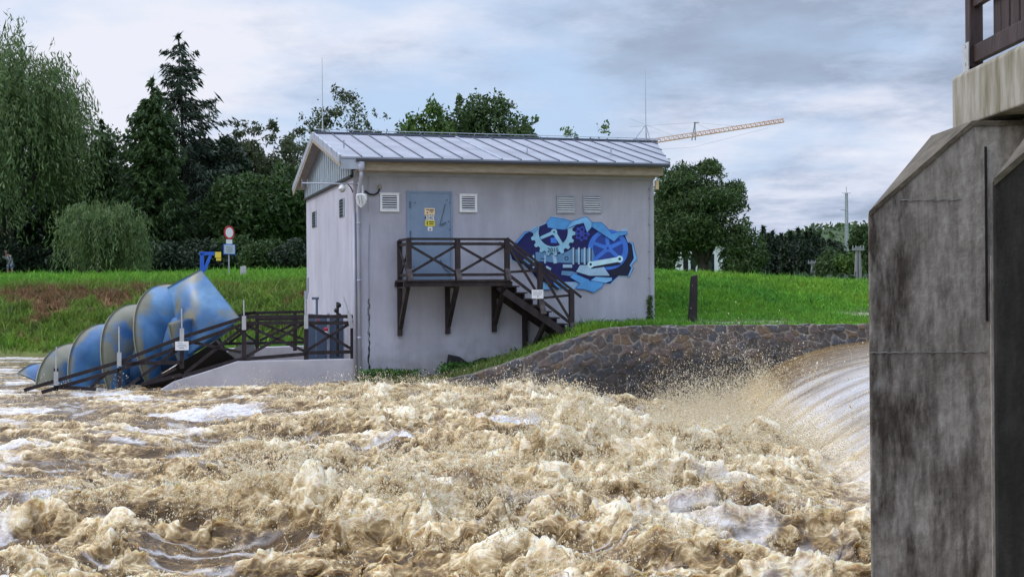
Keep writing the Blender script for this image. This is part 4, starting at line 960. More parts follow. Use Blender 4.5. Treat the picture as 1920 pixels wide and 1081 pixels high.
ax = nrm(SB-SA); SL = np.linalg.norm(SB-SA); e1 = nrm(np.cross(ax, UP)); e2 = np.cross(e1, ax)
scr = thing('screw_turbine', 'huge blue painted screw turbine lying in its channel beside the house', 'screw turbine', SA)
RS, RT_ = 1.42, .55; PITCH = 3.0; HAND = 1; PH0 = 2.2
m = MB(); m.tube([SA+ax*.1, SB+ax*.1], RT_, 24); sh = m.build('shaft', M['screw'], scr, smooth=True)
mup = 0
def flight(ph, x0, x1):
    n = 150; xx = np.linspace(x0, x1, n); th = HAND*2*np.pi*xx/PITCH+ph; nr = 14
    rr = np.linspace(RT_*.98, RS, nr); rim = rr
    P = SA[None, None]+ax[None, None]*xx[:, None, None]+rr[None, :, None]*(np.cos(th)[:, None, None]*e1+np.sin(th)[:, None, None]*e2)
    cup = (-.34*((rr-RT_)/(RS-RT_))**2)[None, :, None]*ax
    P = P+cup; V1 = P.reshape(-1, 3); V2 = (P+ax*.03).reshape(-1, 3)
    g_ = grid(np.arange(nr), xx); nv_ = len(V1)
    V = np.concatenate([V1, V2]); Fc = [g_, g_[:, ::-1]+nv_]
    def edge(idx): a = np.array(idx[:-1]); b = np.array(idx[1:]); return np.stack([a, b, b+nv_, a+nv_], 1)
    I = np.arange(n*nr).reshape(n, nr); Fc += [edge(I[:, -1]), edge(I[0]), edge(I[-1])]
    upv = np.tile(((rr-RT_)/(RS-RT_))[None], (n, 1)).ravel()**3
    o = arr_mesh('blade', V, np.concatenate(Fc), M['screw'], parent=scr, smooth=False, attrs={'up': np.concatenate([upv, upv])})
    for p in o.data.polygons: p.use_smooth = True
    return o
for i in range(3): flight(PH0+i*2*math.pi/3, .5, SL-.25)
# the broad last blade at the upper end: a twisted sheet with a straight cut edge
def sheet(c4, bul, dirv, nu=26, nv=26):
    P00, P10, P11, P01 = c4; u, v = np.meshgrid(np.linspace(0, 1, nu), np.linspace(0, 1, nv)); u = u[..., None]; v = v[..., None]
    P = P00*(1-u)*(1-v)+P10*u*(1-v)+P11*u*v+P01*(1-u)*v+dirv*bul*np.sin(np.pi*u)*np.sin(np.pi*np.clip(v*.9+.1, 0, 1))
    V1 = P.reshape(-1, 3); V2 = V1+d2*.03; g_ = grid(np.arange(nu), np.arange(nv)); n = len(V1); I = np.arange(n).reshape(nv, nu)
    def edge(i): a = np.array(i[:-1]); b_ = np.array(i[1:]); return np.stack([a, b_, b_+n, a+n], 1)
    o = arr_mesh('blade', np.concatenate([V1, V2]), np.concatenate([g_, g_[:, ::-1]+n, edge(I[0]), edge(I[-1]), edge(I[:, 0]), edge(I[:, -1])]), M['screw'], parent=scr, attrs={'up': np.full(2*n, .25)})
    for p in o.data.polygons: p.use_smooth = True
sheet([FW(309, 541, 2.6), FW(376, 504, 1.9), FW(452, 598, .95), FW(350, 668, 1.2)], -.38, d2)
# upper bearing plate and dark trough under the screw
m = MB(); m.tube([SB+ax*.15, SB+ax*.3], .2, 14); m.build('bearing_shaft', M['black'], scr)
tr = MB(); n = 12
for i in range(n):
    a0 = -math.pi*(.18+.64*i/n); a1 = -math.pi*(.18+.64*(i+1)/n); r = RS+.05
    f_ = lambda a, x: SA+ax*x+r*(math.cos(a)*e1+math.sin(a)*e2)
    tr.add([f_(a0, -.2), f_(a0, SL+.2), f_(a1, SL+.2), f_(a1, -.2)], [(0, 1, 2, 3)])
tag(tr.build('screw_trough', M['black'], smooth=True), 'dark half round trough under the blue screw', 'trough')
# davit with a yellow hoist behind the screw
p = FW(379, 512, 3.2); t = thing('davit', 'bright blue davit post with a braced arm behind the screw', 'davit', p)
k = p[1]/F
m = MB(); m.bar(p-UP*.9, p+UP*(38*k), .10, .10, up=d1); m.build('post', M['steelblue'], t)
top = p+UP*(37*k); m = MB(); m.bar(top-d1*.06, top+d1*(23*k), .10, .09); m.build('arm', M['steelblue'], t)
m = MB(); m.bar(p+UP*(4*k)+d1*.05, top+d1*(16*k)-UP*.03, .07, .08); m.build('brace', M['steelblue'], t)
c = top+d1*(24*k); m = MB(); m.box(c-d2*.06+UP*-.11, d1*.15, d2*.12, UP*.15); m.box(c+d1*.03-d2*.04+UP*-.19, d1*.12, d2*.1, UP*.09); t2 = thing('hoist', 'small yellow hoist at the tip of the blue davit arm', 'hoist', c); m.build('body', M['yellow'], t2)
m = MB(); m.tube([c+d1*.07-UP*.19, c+d1*.07-UP*.27, c+d1*.11-UP*.30], .012, 5); m.build('hook', M['black'], t2)

# ------------------------------------------------------------------ walkway railing in front of the screw
wk = thing('walkway_railing', 'dark timber railing with cross braces running down along the blue screw', 'railing', FW(450, 676, .30))
TW = .22
fw = lambda x, y: FW(x, y, TW)
def wbar(a, b, w_=.06, h_=.085, name='rail', mat=None, par=None, dt=0.):
    m = MB(); m.bar(FW(*a, TW+dt), FW(*b, TW+dt), w_, h_); return m.build(name, mat or M['wood'], par or wk)
posts = [(661, 600, 671), (574, 592, 672), (457.5, 594, 676), (341, 640, 690), (223.5, 690, 726), (105, 690, 732)]
for i, (x, y0, y1) in enumerate(posts):
    wbar((x, y1+(4 if i < 3 else 0)), (x, y0), .10, .10, 'post', dt=.02)
    yp = (570 if 0 else y0)
    if i == 0: a, b, c = (659, 615), (655, 588), (644, 556)
    else:
        yt = [0, 592, 594, 617, 662, 698][i]; a, b, c = (x, yt+24), (x, yt-2), (x-(.5 if i < 5 else -1), [0, 561, 562, 578, 612, 650][i])
    m = MB(); m.bar(FW(*a, TW-.07), FW(*b, TW-.07), .10, .012, up=d2); pl = m.build('stake_plate', M['plate'], wk)
    m = MB(); m.tube([FW(*b, TW-.07), FW(*c, TW-.07)], .016, 6); m.build('stake', M['plate'], wk)
wbar((661, 593), (574, 593)); wbar((574, 593), (457.5, 594)); wbar((661, 605), (574, 605)); wbar((574, 604), (457.5, 606))
wbar((457.5, 595), (341, 632)); wbar((341, 632), (223.5, 678)); wbar((223.5, 678), (45, 731))
wbar((457.5, 607), (341, 648)); wbar((341, 648), (223.5, 693)); wbar((223.5, 693), (105, 727)); wbar((105, 727), (78, 735))
wbar((661, 659), (574, 661)); wbar((574, 663), (457.5, 673)); wbar((457.5, 671), (341, 705)); wbar((341, 702), (265, 720)); wbar((341, 679), (223.5, 681)); wbar((180, 729), (105, 725))
for a, b in (((661, 655), (578, 606)), ((578, 655), (656, 606)), ((574, 659), (462, 610)), ((462, 668), (570, 606)), ((452, 660), (345, 638)), ((346, 700), (453, 616)), ((341, 650), (265, 705)), ((265, 722), (330, 690)), ((205, 695), (168, 728)), ((262, 708), (235, 727))):
    wbar(a, b, .04, .07, 'brace', dt=.03)
# far railing on the other side of the walkway
fr = thing('walkway_railing', 'far timber walkway railing seen through the near cross braces', 'railing', FW(520, 650, 2.2))
TF = 1.75
def fbar(a, b, w_=.05, h_=.07, name='rail'):
    m = MB(); m.bar(FW(*a, TF), FW(*b, TF), w_, h_); return m.build(name, M['wood'], fr)
fbar((455, 587), (573, 584)); fbar((480, 598), (573, 597)); fbar((420, 644), (573, 641)); fbar((425, 596), (480, 585))
for x in (482, 553): fbar((x, 657), (x, 586), .09, .09, 'post')
for a, b in (((487, 605), (570, 636)), ((430, 642), (480, 604)), ((487, 638), (560, 602)), ((430, 606), (480, 640))): fbar(a, b, .04, .06, 'brace')
# notice on the railing
P = plate(328.5, 640, 354, 656, M['signwhite'], 'white notice board on the walkway railing in front of the blue screw', t=TW-.10)
for q in ((.2, .55, .78, .84), (.2, .8, .58, .64), (.12, .88, .42, .47), (.3, .65, .22, .32)): line(P, *q, M['mast'])
# gauges, float switches and pipes between the railing and the house wall
gp = 'gauge posts behind the walkway railing'
for x, y0, y1, r, lab, col in ((594, 559, 668, .03, 'dark gauge pipe with an elbow head, leftmost beside the house wall', 'doordark'), (633, 566, 668, .035, 'dark gauge pipe with a knobbly head beside the house wall', 'black'), (657, 562, 660, .025, 'thin pipe with a white cap against the house corner', 'mast')):
    t = thing('gauge_post', lab, 'pipe', FW(x, y1, 1.0), gp); m = MB(); b0 = FW(x, y1, 1.0); b1 = FW(x, y0, 1.0); m.tube([b0, b1], r, 8); m.build('pipe', M[col], t)
    m = MB()
    if x == 594: m.bar(b1-d1*.12, b1+d1*.05, .07, .06)
    elif x == 633:
        for q in range(4): m.ball(b1-UP*(.08+.13*q)+d1*(.03*(-1)**q), .065, 8, 6)
    else: m.ball(b1+UP*.02, .055, 8, 6)
    m.build('head', M['white'] if x == 657 else M[col], t)
m = MB(); m.tube([FW(575, 560, 1.2), FW(573, 545, 1.2), FW(573, 668, 1.2)], .03, 7); m.tube([FW(574, 556, 1.2), FW(577, 545, 1.2), FW(577, 520, 1.2)], .03, 7)
tag(m.build('cable_pipe', M['zinc']), 'pale cable pipe rising at the far corner of the house side wall', 'pipe')
t = thing('sluice_gate', 'dark grey sluice gate panel against the house side wall behind the railing', 'sluice gate', FW(620, 672, 1.5))
m = MB(); P = [FW(x, y, 1.7) for x, y in ((578, 588), (662, 593), (662, 690), (578, 690))]; m.prism(P, d2*.06); m.build('panel', M['doordark'], t)
m = MB(); m.bar(FW(615.5, 690, 1.62), FW(615.5, 587, 1.62), .08, .06); m.build('guide_rail', M['zinc'], t)
for (x, y), c in (((611, 617), 'red'), ((611, 624), 'white'), ((595, 601), 'red')): m = MB(); m.ball(FW(x, y, 1.3), .055, 10, 7); m.build('lamp', M[c], t, smooth=True)

# ------------------------------------------------------------------ road sign on the levee
Y = 61.; b0 = at(429.5, 519, Y); t = thing('road_sign', 'round red rimmed road sign over a blue edged panel on a thin pole', 'road sign', b0)
k = Y/F; m = MB(); m.tube([b0-UP*.3, b0+UP*(95*k)], .03, 8); m.build('pole', M['zinc'], t)
xv = np.array([.72, .69, 0]); nv_ = np.array([.69, -.72, 0])*1.; nv_ = np.array([0.69, -0.72, 0])
c = b0+UP*(83*k)+nv_*.04
def disc(r0, c, e, mat, name):
    m = MB(); m.prism([c+xv*r0*.86*math.cos(a)+UP*r0*math.sin(a) for a in np.linspace(0, 2*math.pi, 28)[:-1]], nv_*e); m.build(name, mat, t)
disc(.32, c, .012, M['red'], 'sign_rim'); disc(.235, c+nv_*.014, .004, M['signwhite'], 'sign_face')
def pan(z0, z1, hw, mat, name, e=0):
    m = MB(); m.box(b0+xv*-hw+UP*z0*k+nv_*(.035+e), xv*2*hw, nv_*.012, UP*(z1-z0)*k); m.build(name, mat, t)
pan(62, 70, .16, M['signwhite'], 'number_panel'); pan(42, 61.5, .32, M['steelblue'], 'info_panel'); pan(43.5, 60, .28, material('panel_face', (.50, .56, .66), rough=.5), 'panel_face', .014)
for i in range(4): pan(56-3*i, 57-3*i, .18-.02*(i % 2), M['mast'], 'lettering', .028)
b0 = at(455, 521, 59.5); m = MB(); m.prism([b0+np.array([x, 0, z]) for x, z in ((-.12, -.3), (.14, -.3), (.13, .48), (.10, .55), (-.11, .52))], np.array([0, .22, 0]))
tag(m.build('marker_stone', M['concrete'], bevel=.02), 'short pale concrete marker stone in the grass near the road sign', 'marker stone')
# mooring post on the right bank
m = MB(); b0 = at(1299, 601, 34.3); k = b0[1]/F
for (h0, h1, w0, w1, dx0, dx1) in ((-10, 84, 17, 12, -1, 3.2),):
    A = [b0+np.array([(dx0+sx_*w0/2)*k, sy_*w0/2*k, h0*k]) for sx_, sy_ in ((-1, -1), (1, -1), (1, 1), (-1, 1))]
    T_ = [b0+np.array([(dx1+sx_*w1/2)*k, sy_*w1/2*k, h1*k+(.03 if sx_ > 0 else -.01)]) for sx_, sy_ in ((-1, -1), (1, -1), (1, 1), (-1, 1))]
    m.add(A+T_, [(3, 2, 1, 0), (4, 5, 6, 7), (0, 1, 5, 4), (1, 2, 6, 5), (2, 3, 7, 6), (3, 0, 4, 7)])
tag(m.build('timber_post', M['wood'], bevel=.02), 'tall dark weathered timber post leaning slightly on the right bank', 'post')
m = MB(); b0 = at(109, 697, 36); m.tube([b0-UP*.4, b0-UP*.0+UP*.1*0, at(109, 680, 36)], .02, 6); b0 = at(28, 692, 36)
tag(m.build('stake', M['black']), 'thin dark stake standing in the water left of the screw', 'stake')
# dark slabs against the house foot
for poly, lab in ((((838, 692), (842, 664), (862, 668), (884, 684), (886, 694)), 'larger black tilted slab leaning on the house foot in the weeds'), (((880, 692), (884, 680), (905, 670), (917, 671), (915, 692)), 'smaller black slab leaning on the house foot beside the larger one')):
    m = MB(); m.prism([FW(x, y, -.16) for x, y in poly], d2*.12); tag(m.build('slab', M['black'], bevel=.02), lab, 'slab')

# ================================================================== FAR THINGS
# tower crane behind the house
Yc = 300.; pa = at(1130, 280, Yc); j0 = at(1180, 275.5, Yc); j1 = at(1470, 229, Yc); ch = at(1303, 230, Yc); k = Yc/F
cr = thing('tower_crane', 'far pale tower crane whose jib rises to the right behind the roof', 'crane', (j0[0], Yc, 2.4))
m = MB(); jd = j1-j0
for i in range(3):
    q = [np.array([0, -.5, 0]), np.array([0, .5, 0]), np.array([0, 0, 1.0])][i]; m.bar(j0+q, j1+q*(1 if i < 2 else .75), .17, .17)
nl = 34
for i in range(nl):
    a = j0+jd*i/nl; b = j0+jd*(i+1)/nl; h = (a+b)/2+UP*1.
    for q in (np.array([0, -.5, 0]), np.array([0, .5, 0])): m.bar(a+q, h, .09, .09); m.bar(h, b+q, .09, .09)
m.build('jib', M['rust'], cr)
m = MB(); cb = at(1300, 263, Yc); m.bar(cb-np.array([.35, 0, 0]), ch, .24, .24); m.bar(cb+np.array([.45, 0, 0]), ch, .24, .24); m.bar(ch-np.array([.3, 0, 0]), ch+np.array([.9, 0, 0]), .24, .24); m.build('cat_head', M['mast'], cr)
m = MB()
for a, b in ((ch, at(1180, 238, Yc)), (ch, at(1385, 237, Yc)), (at(1180, 222, Yc), at(1275, 259, Yc)), (ch, at(1340, 248, Yc)), (at(1180, 284, Yc), at(1300, 276, Yc)), (at(1300, 276, Yc), at(1440, 240, Yc))): m.bar(a, b, .04, .04)
m.build('stay_cable', M['mast'], cr)
m = MB()
for dx in (-.8, .8):
    for dy in (-.8, .8): m.bar((j0[0]+dx, Yc+dy, 2), (j0[0]+dx, Yc+dy, j0[2]+1), .2, .2)
for z in np.arange(3, j0[2], 1.6): m.bar((j0[0]-.8, Yc-.8, z), (j0[0]+.8, Yc-.8, z+1.6), .12, .12)
m.build('mast', M['rust'], cr)
# lattice radio mast
Ym = 240.; b0 = at(1588, 520, Ym); b1 = at(1587, 362, Ym); t = thing('radio_mast', 'slender lattice radio mast over the dark woods', 'mast', b0)
m = MB(); wb = .38; n = 26
def leg(u, i): a = 2*math.pi*i/3+.3; r = wb*(1-.45*u); return b0+(b1-b0)*u+np.array([r*math.cos(a), r*math.sin(a), 0])
for i in range(3):
    m.bar(leg(0, i), leg(1, i), .14, .14)
    for q in range(n): m.bar(leg(q/n, i), leg((q+1)/n, (i+1) % 3), .06, .06)
m.build('lattice', M['mast'], t)
m = MB(); m.bar(b1, b1+UP*1.2, .08, .08); m.bar(b1-np.array([.8, 0, 0]), b1+np.array([.8, 0, 0]), .09, .09); q = b0+(b1-b0)*.80; m.bar(q-np.array([1.1, 0, 0]), q, .09, .14); m.build('aerial', M['mast'], t)
# twin pole power line supports
def hpole(px, ptop, pbot, Y, hw, arm, label):
    b0 = at(px, pbot, Y); k = Y/F; t = thing('power_pole', label, 'power pole', b0, 'twin power poles by the woods')
    h = (pbot-ptop)*k
    for s_ in (-1, 1): m = MB(); m.tube([b0+np.array([s_*hw*k*1.4, 0, -1]), b0+np.array([s_*hw*k*.7, 0, h])], [.19, .13], 8); m.build('pole', M['polewood'], t)
    m = MB(); m.bar(b0+np.array([-arm*k, -.1, h-.25]), b0+np.array([arm*k, -.1, h-.25]), .2, .24); m.build('crossarm', M['polewood'], t)
    for s_ in (-.9, -.4, .4, .9): m = MB(); m.tube([b0+np.array([s_*arm*k, -.1, h-.13]), b0+np.array([s_*arm*k, -.1, h+.10])], .04, 6); m.build('insulator', M['mast'], t)
hpole(1609, 462, 521, 120., 3.2, 11, 'grey twin pole power support close to the pier, the taller of the two')
hpole(1525, 489, 514, 165., 2.4, 10, 'small far twin pole power support in front of the spruces')
# white building behind the round willow
Yb = 118.; a = at(1250, 520, Yb); b = at(1357, 458, Yb); t = thing('white_building', 'low white building behind the trunk of the round willow', 'building', a)
m = MB(); m.box((a[0], Yb, a[2]-1), (b[0]-a[0], 0, 0), (0, 8, 0), (0, 0, b[2]-a[2]+1)); m.build('wall', M['white'], t)
m = MB(); m.box((a[0]-.3, Yb-.4, b[2]), (b[0]-a[0]+.6, 0, 0), (0, 8.8, 0), (0, 0, .25)); m.build('roof', M['seam'], t)
for x in (1281, 1295, 1330): q = at(x, 505, Yb); m = MB(); m.box((q[0], Yb-.03, q[2]-.5), (.45, 0, 0), (0, .02, 0), (0, 0, 1.9)); m.build('window', M['ventdark'], t)
# ------------------------------------------------------------------ the man with the camera
M['skin'] = material('skin', (.60, .36, .27), (.70, .44, .34), 8, .6); M['shirt'] = material('shirt', (.60, .62, .70), (.72, .74, .80), 5, .9); M['denim'] = material('denim', (.14, .25, .50), (.24, .38, .62), 5, .9)
fx = at(17, 508, 83.); FZ = float(ground_z(np.array(fx[0]), np.array(83.)))
pe = thing('person', 'person bending forward in a pale shirt and blue shorts holding a camera to the face', 'person', (fx[0], 83., FZ))
def skin(name, verts, edges, radii, mat, root=0):
    me = bpy.data.meshes.new(name); me.from_pydata(verts, edges, []); o = bpy.data.objects.new(name, me); C.objects.link(o); o.parent = pe
    o.modifiers.new('skin', 'SKIN'); 
    if not me.skin_vertices: 
        bpy.context.view_layer.objects.active = o
    sv = me.skin_vertices[0].data if me.skin_vertices else None
    if sv:
        for i, r in enumerate(radii): sv[i].radius = (r, r) if np.isscalar(r) else r; sv[i].use_root = (i == root)
    sub = o.modifiers.new('sub', 'SUBSURF'); sub.levels = 1; sub.render_levels = 2; me.materials.append(mat); return o
z0 = .10
bv = [(.06, .10, .86), (.04, .02, 1.05), (.0, -.08, 1.22), (-.02, -.12, 1.33), (-.08, -.20, 1.40), (-.12, -.25, 1.52), (-.12, -.26, 1.63),
      (.18, .10, .82), (.17, .02, .47), (.17, .08, .09), (.19, -.06, .05), (-.06, .08, .82), (-.10, .0, .47), (-.10, .06, .09), (-.12, -.08, .05),
      (.17, -.06, 1.31), (.13, -.30, 1.06), (-.05, -.42, 1.34), (-.20, -.10, 1.31), (-.50, -.22, 1.12), (-.24, -.40, 1.36)]
be = [(0, 1), (1, 2), (2, 3), (3, 4), (4, 5), (5, 6), (0, 7), (7, 8), (8, 9), (9, 10), (0, 11), (11, 12), (12, 13), (13, 14), (3, 15), (15, 16), (16, 17), (3, 18), (18, 19), (19, 20)]
brd = [.15, .14, .16, .12, .06, .10, .085, .095, .06, .045, .04, .095, .06, .045, .04, .065, .045, .03, .065, .045, .03]
for hand, dr in ((17, (-1, 1)), (20, (1, 1))):
    hx, hy, hz = bv[hand]
    for f_ in range(5):
        b_ = len(bv)
        if f_ == 4: pts = [(hx+dr[0]*.02, hy-.02, hz-.03), (hx+dr[0]*.05, hy-.03, hz-.01)]
        else: pts = [(hx+dr[0]*(.02+.0*f_), hy-.03, hz+.035-.02*f_), (hx+dr[0]*(.07+.008*(f_ == 1)), hy-.05, hz+.04-.02*f_)]
        bv += pts; be += [(hand, b_), (b_, b_+1)]; brd += [.010, .008]
skin('body', bv, be, brd, M['skin'])
skin('shirt', [bv[0], bv[1], bv[2], bv[3], bv[15], bv[16], (.02, -.38, 1.26), bv[18], bv[19], (-.32, -.34, 1.29), (.06, .10, .80)], [(10, 0), (0, 1), (1, 2), (2, 3), (3, 4), (4, 5), (5, 6), (3, 7), (7, 8), (8, 9)], [.19, .185, .205, .15, .09, .068, .05, .09, .068, .05, .19], M['shirt'])
skin('shorts', [(.06, .10, .88), (.06, .10, .80), (.17, .09, .72), (.175, .03, .48), (-.06, .07, .72), (-.10, .01, .48)], [(0, 1), (1, 2), (2, 3), (1, 4), (4, 5)], [.19, .18, .135, .12, .135, .12], M['denim'])
hd = MB(); hd.ball(np.array(pe.location)+np.array([-.12, -.235, 1.60]), .098, 10, 6, (1, 1.05, .8)); hd.build('hair', M['fascia'], pe, smooth=True)
fc = MB(); O_ = np.array(pe.location)
for dx in (-.035, .035): fc.ball(O_+np.array([-.12+dx, -.352, 1.58]), .014, 6, 4)
fc.bar(O_+np.array([-.15, -.352, 1.50]), O_+np.array([-.09, -.352, 1.50]), .01, .012); fc.build('face', M['black'], pe)
cm = MB(); q = np.array(pe.location)+np.array([-.145, -.47, 1.37]); cm.box(q-np.array([.075, .05, .05]), (.15, 0, 0), (0, .08, 0), (0, 0, .10)); cm.tube([q-np.array([0, .05, 0]), q-np.array([0, .16, 0])], .035, 10)
hc = thing('camera_in_hands', 'black camera held up to the face of the bending person', 'camera', q); hc.name = 'camera_body'; cm.build('body', M['black'], hc)
# ================================================================== TREES
rt = np.random.default_rng(77)
def runit(n, r=rt): v = r.normal(0, 1, (n, 3)); return v/np.linalg.norm(v, axis=1)[:, None]
def leaf_cards(P, ln, wd_, A=None, r=rt):
    n = len(P); A = runit(n, r) if A is None else A/np.linalg.norm(A, axis=1)[:, None]
    Bv = np.cross(A, runit(n, r)); Bv /= np.linalg.norm(Bv, axis=1)[:, None]+1e-9
    ln = (ln*np.exp(r.normal(0, .3, n)))[:, None]; wd_ = (wd_*np.exp(r.normal(0, .25, n)))[:, None]
    V = np.stack([P-A*ln, P+Bv*wd_, P+A*ln, P-Bv*wd_], 1).reshape(-1, 3); return V, np.arange(n*4).reshape(n, 4)
LEAF = {}
def leafmat(name, c1, c2, bl=.25):
    LEAF[name] = material('leaf_'+name, c1, c2, .9, .55, lo=.2, hi=.8, spec=.25, island=.6, backlit=bl)
leafmat('willow', (.062, .108, .036), (.150, .22, .078)); leafmat('spruce', (.013, .026, .017), (.036, .062, .028), .1); leafmat('oak', (.025, .052, .018), (.076, .130, .038))
leafmat('birch', (.040, .055, .024), (.105, .125, .06)); leafmat('round', (.026, .052, .018), (.085, .135, .042)); leafmat('dark', (.012, .024, .014), (.034, .058, .026), .1); leafmat('lime', (.045, .09, .016), (.10, .17, .035))
leafmat('weed', (.04, .11, .02), (.10, .22, .05)); leafmat('ivy', (.05, .10, .02), (.10, .16, .04))
def trunk(t, base, h, r, lean=(0, 0), mat=None, limbs=None):
    base = np.asarray(base, float); n = 7; pts = []
    for i in range(n): u = i/(n-1); pts.append(base+np.array([lean[0]*u+.12*h*.05*math.sin(3*u+base[0]), lean[1]*u, h*u-.4*(i == 0)]))
    m = MB(); m.tube(pts, [r*(1.25 if i == 0 else 1)*(1-.75*i/(n-1)) for i in range(n)], 8)
    for q in (limbs or []):
        z_ = rt.uniform(.3, .9); s_ = pts[int(z_*(n-1))]; e_ = np.asarray(q, float); md = (s_+e_)/2+np.array([0, 0, -.05*h])*rt.uniform(-.5, 1)
        m.tube([s_, md, e_], [r*.38, r*.22, r*.07], 5)
    return m.build('trunk', mat or M['bark'], t, smooth=True)
def broadleaf(name, label, base, h, R, zb, leaf, n=16000, ls=(.16, .08), grp=None, prof=None, clumps=110, gap=.5, lean=(0, 0), cr=.32, barkm=None, tr=.25):
    base = np.asarray(base, float); t = thing(name, label, 'tree', base, grp)
    cz = (zb+h)/2; hz = (h-zb)/2
    u = runit(clumps); rad_ = rt.random(clumps)**(.38)
    if prof: sq = np.array([prof(v) for v in u[:, 2]])[:, None]
    else: sq = 1.
    cc = np.concatenate([u[:, :2]*R*rad_[:, None]*sq*(1-cr*.5), (u[:, 2]*hz*(1-cr*.35)*rad_)[:, None]], 1)+np.array([lean[0], lean[1], cz])
    cw = np.exp(rt.normal(0, .45, clumps)); ci = rt.choice(clumps, n, p=cw/cw.sum()); sz = R*cr*np.exp(rt.normal(0, .25, clumps))
    d = runit(n)*(rt.random(n)**.45)[:, None]; d[:, 2] *= .75
    P = base+cc[ci]+d*sz[ci][:, None]
    q_ = np.quantile(P[:, 2], .965); zl_ = base[2]+zb; P[:, 2] = np.where(P[:, 2] > zl_, zl_+(P[:, 2]-zl_)*(base[2]+h-zl_)/max(q_-zl_, .5), P[:, 2])
    rq = np.quantile(np.abs(P[:, 0]-base[0]-lean[0]), .95); P[:, :2] = base[:2]+(P[:, :2]-base[:2])*R/rq
    e_ = (np.hypot(P[:, 0]-base[0]-lean[0], P[:, 1]-base[1]-lean[1])/(R*1.12))**2+(np.maximum(P[:, 2]-base[2]-cz, 0)/((h-cz)*1.02))**2
    az = np.arctan2(P[:, 1]-base[1], P[:, 0]-base[0]); wob = .16*np.sin(az*4+base[0])+.14*np.sin(P[:, 0]*2.3/max(R, 1)*2+P[:, 2]*5/h+base[1])+.10*np.sin(P[:, 0]*9/max(R, 1)+base[0])
    P = P[e_ < 1.0+wob+.22*rt.random(len(P))]; n = len(P); A = runit(n)+np.array([0, 0, -.35])
    V, Fc = leaf_cards(P, ls[0], ls[1], A); arr_mesh('crown', V, Fc, LEAF[leaf], parent=t)
    far = [base+c for c in cc[rt.choice(clumps, min(clumps, 26), replace=False)]]
    trunk(t, base, h*.72, h*.022*(tr/.25), lean, barkm, far); return t
def willow(name, label, base, h, R, leaf, strands=900, drop=(.35, .8), n_l=22, ls=(.17, .028), grp=None, zlow=.05, lean=(0, 0), top=.62, dens=1.6):
    base = np.asarray(base, float); t = thing(name, label, 'tree', base, grp)
    na = max(14, int(strands**.5*dens)); ua = runit(na); ua[:, 2] = np.abs(ua[:, 2])*1.0-.15; ra = (.35+.65*rt.random(na)**.5)*np.exp(rt.normal(0, .06, na)); ci = rt.integers(0, na, strands)
    u = ua[ci]+rt.normal(0, .13, (strands, 3)); rr = ra[ci]*(1+rt.normal(0, .04, strands)); lump = 1.
    P0 = np.concatenate([u[:, :2]*R*(rr*lump)[:, None], (u[:, 2]*h*(1-top)*rr*lump+h*top)[:, None]], 1)+np.array([*lean, 0])
    Ld = rt.uniform(*drop, strands)*h*.45; Ld = np.minimum(Ld, P0[:, 2]-h*zlow)
    k = np.linspace(0, 1, n_l)[None, :, None]; outd = np.concatenate([u[:, :2], np.zeros((strands, 1))], 1)
    sw = rt.normal(0, .06, (strands, 1, 3))*h*.35
    P = P0[:, None]+outd[:, None]*(R*.20)*(1-(1-k)**2)+np.array([0, 0, 1.])*(Ld[:, None, None]*(-(k**1.5)))+sw*k+rt.normal(0, .09, (strands, n_l, 3))+np.array([0, 0, .05*h])*np.sin(np.pi*np.clip(k*2.5, 0, 1))
    P = P.reshape(-1, 3)+base; A = np.tile(np.array([[0, 0, -1.]]), (len(P), 1))+rt.normal(0, .48, (len(P), 3))+np.repeat(outd, n_l, 0)*.25
    V, Fc = leaf_cards(P, ls[0], ls[1], A); arr_mesh('crown', V, Fc, LEAF[leaf], parent=t)
    far = [base+P0[i] for i in rt.choice(strands, 22, replace=False)]; trunk(t, base, h*.7, h*.028, lean, None, far); return t
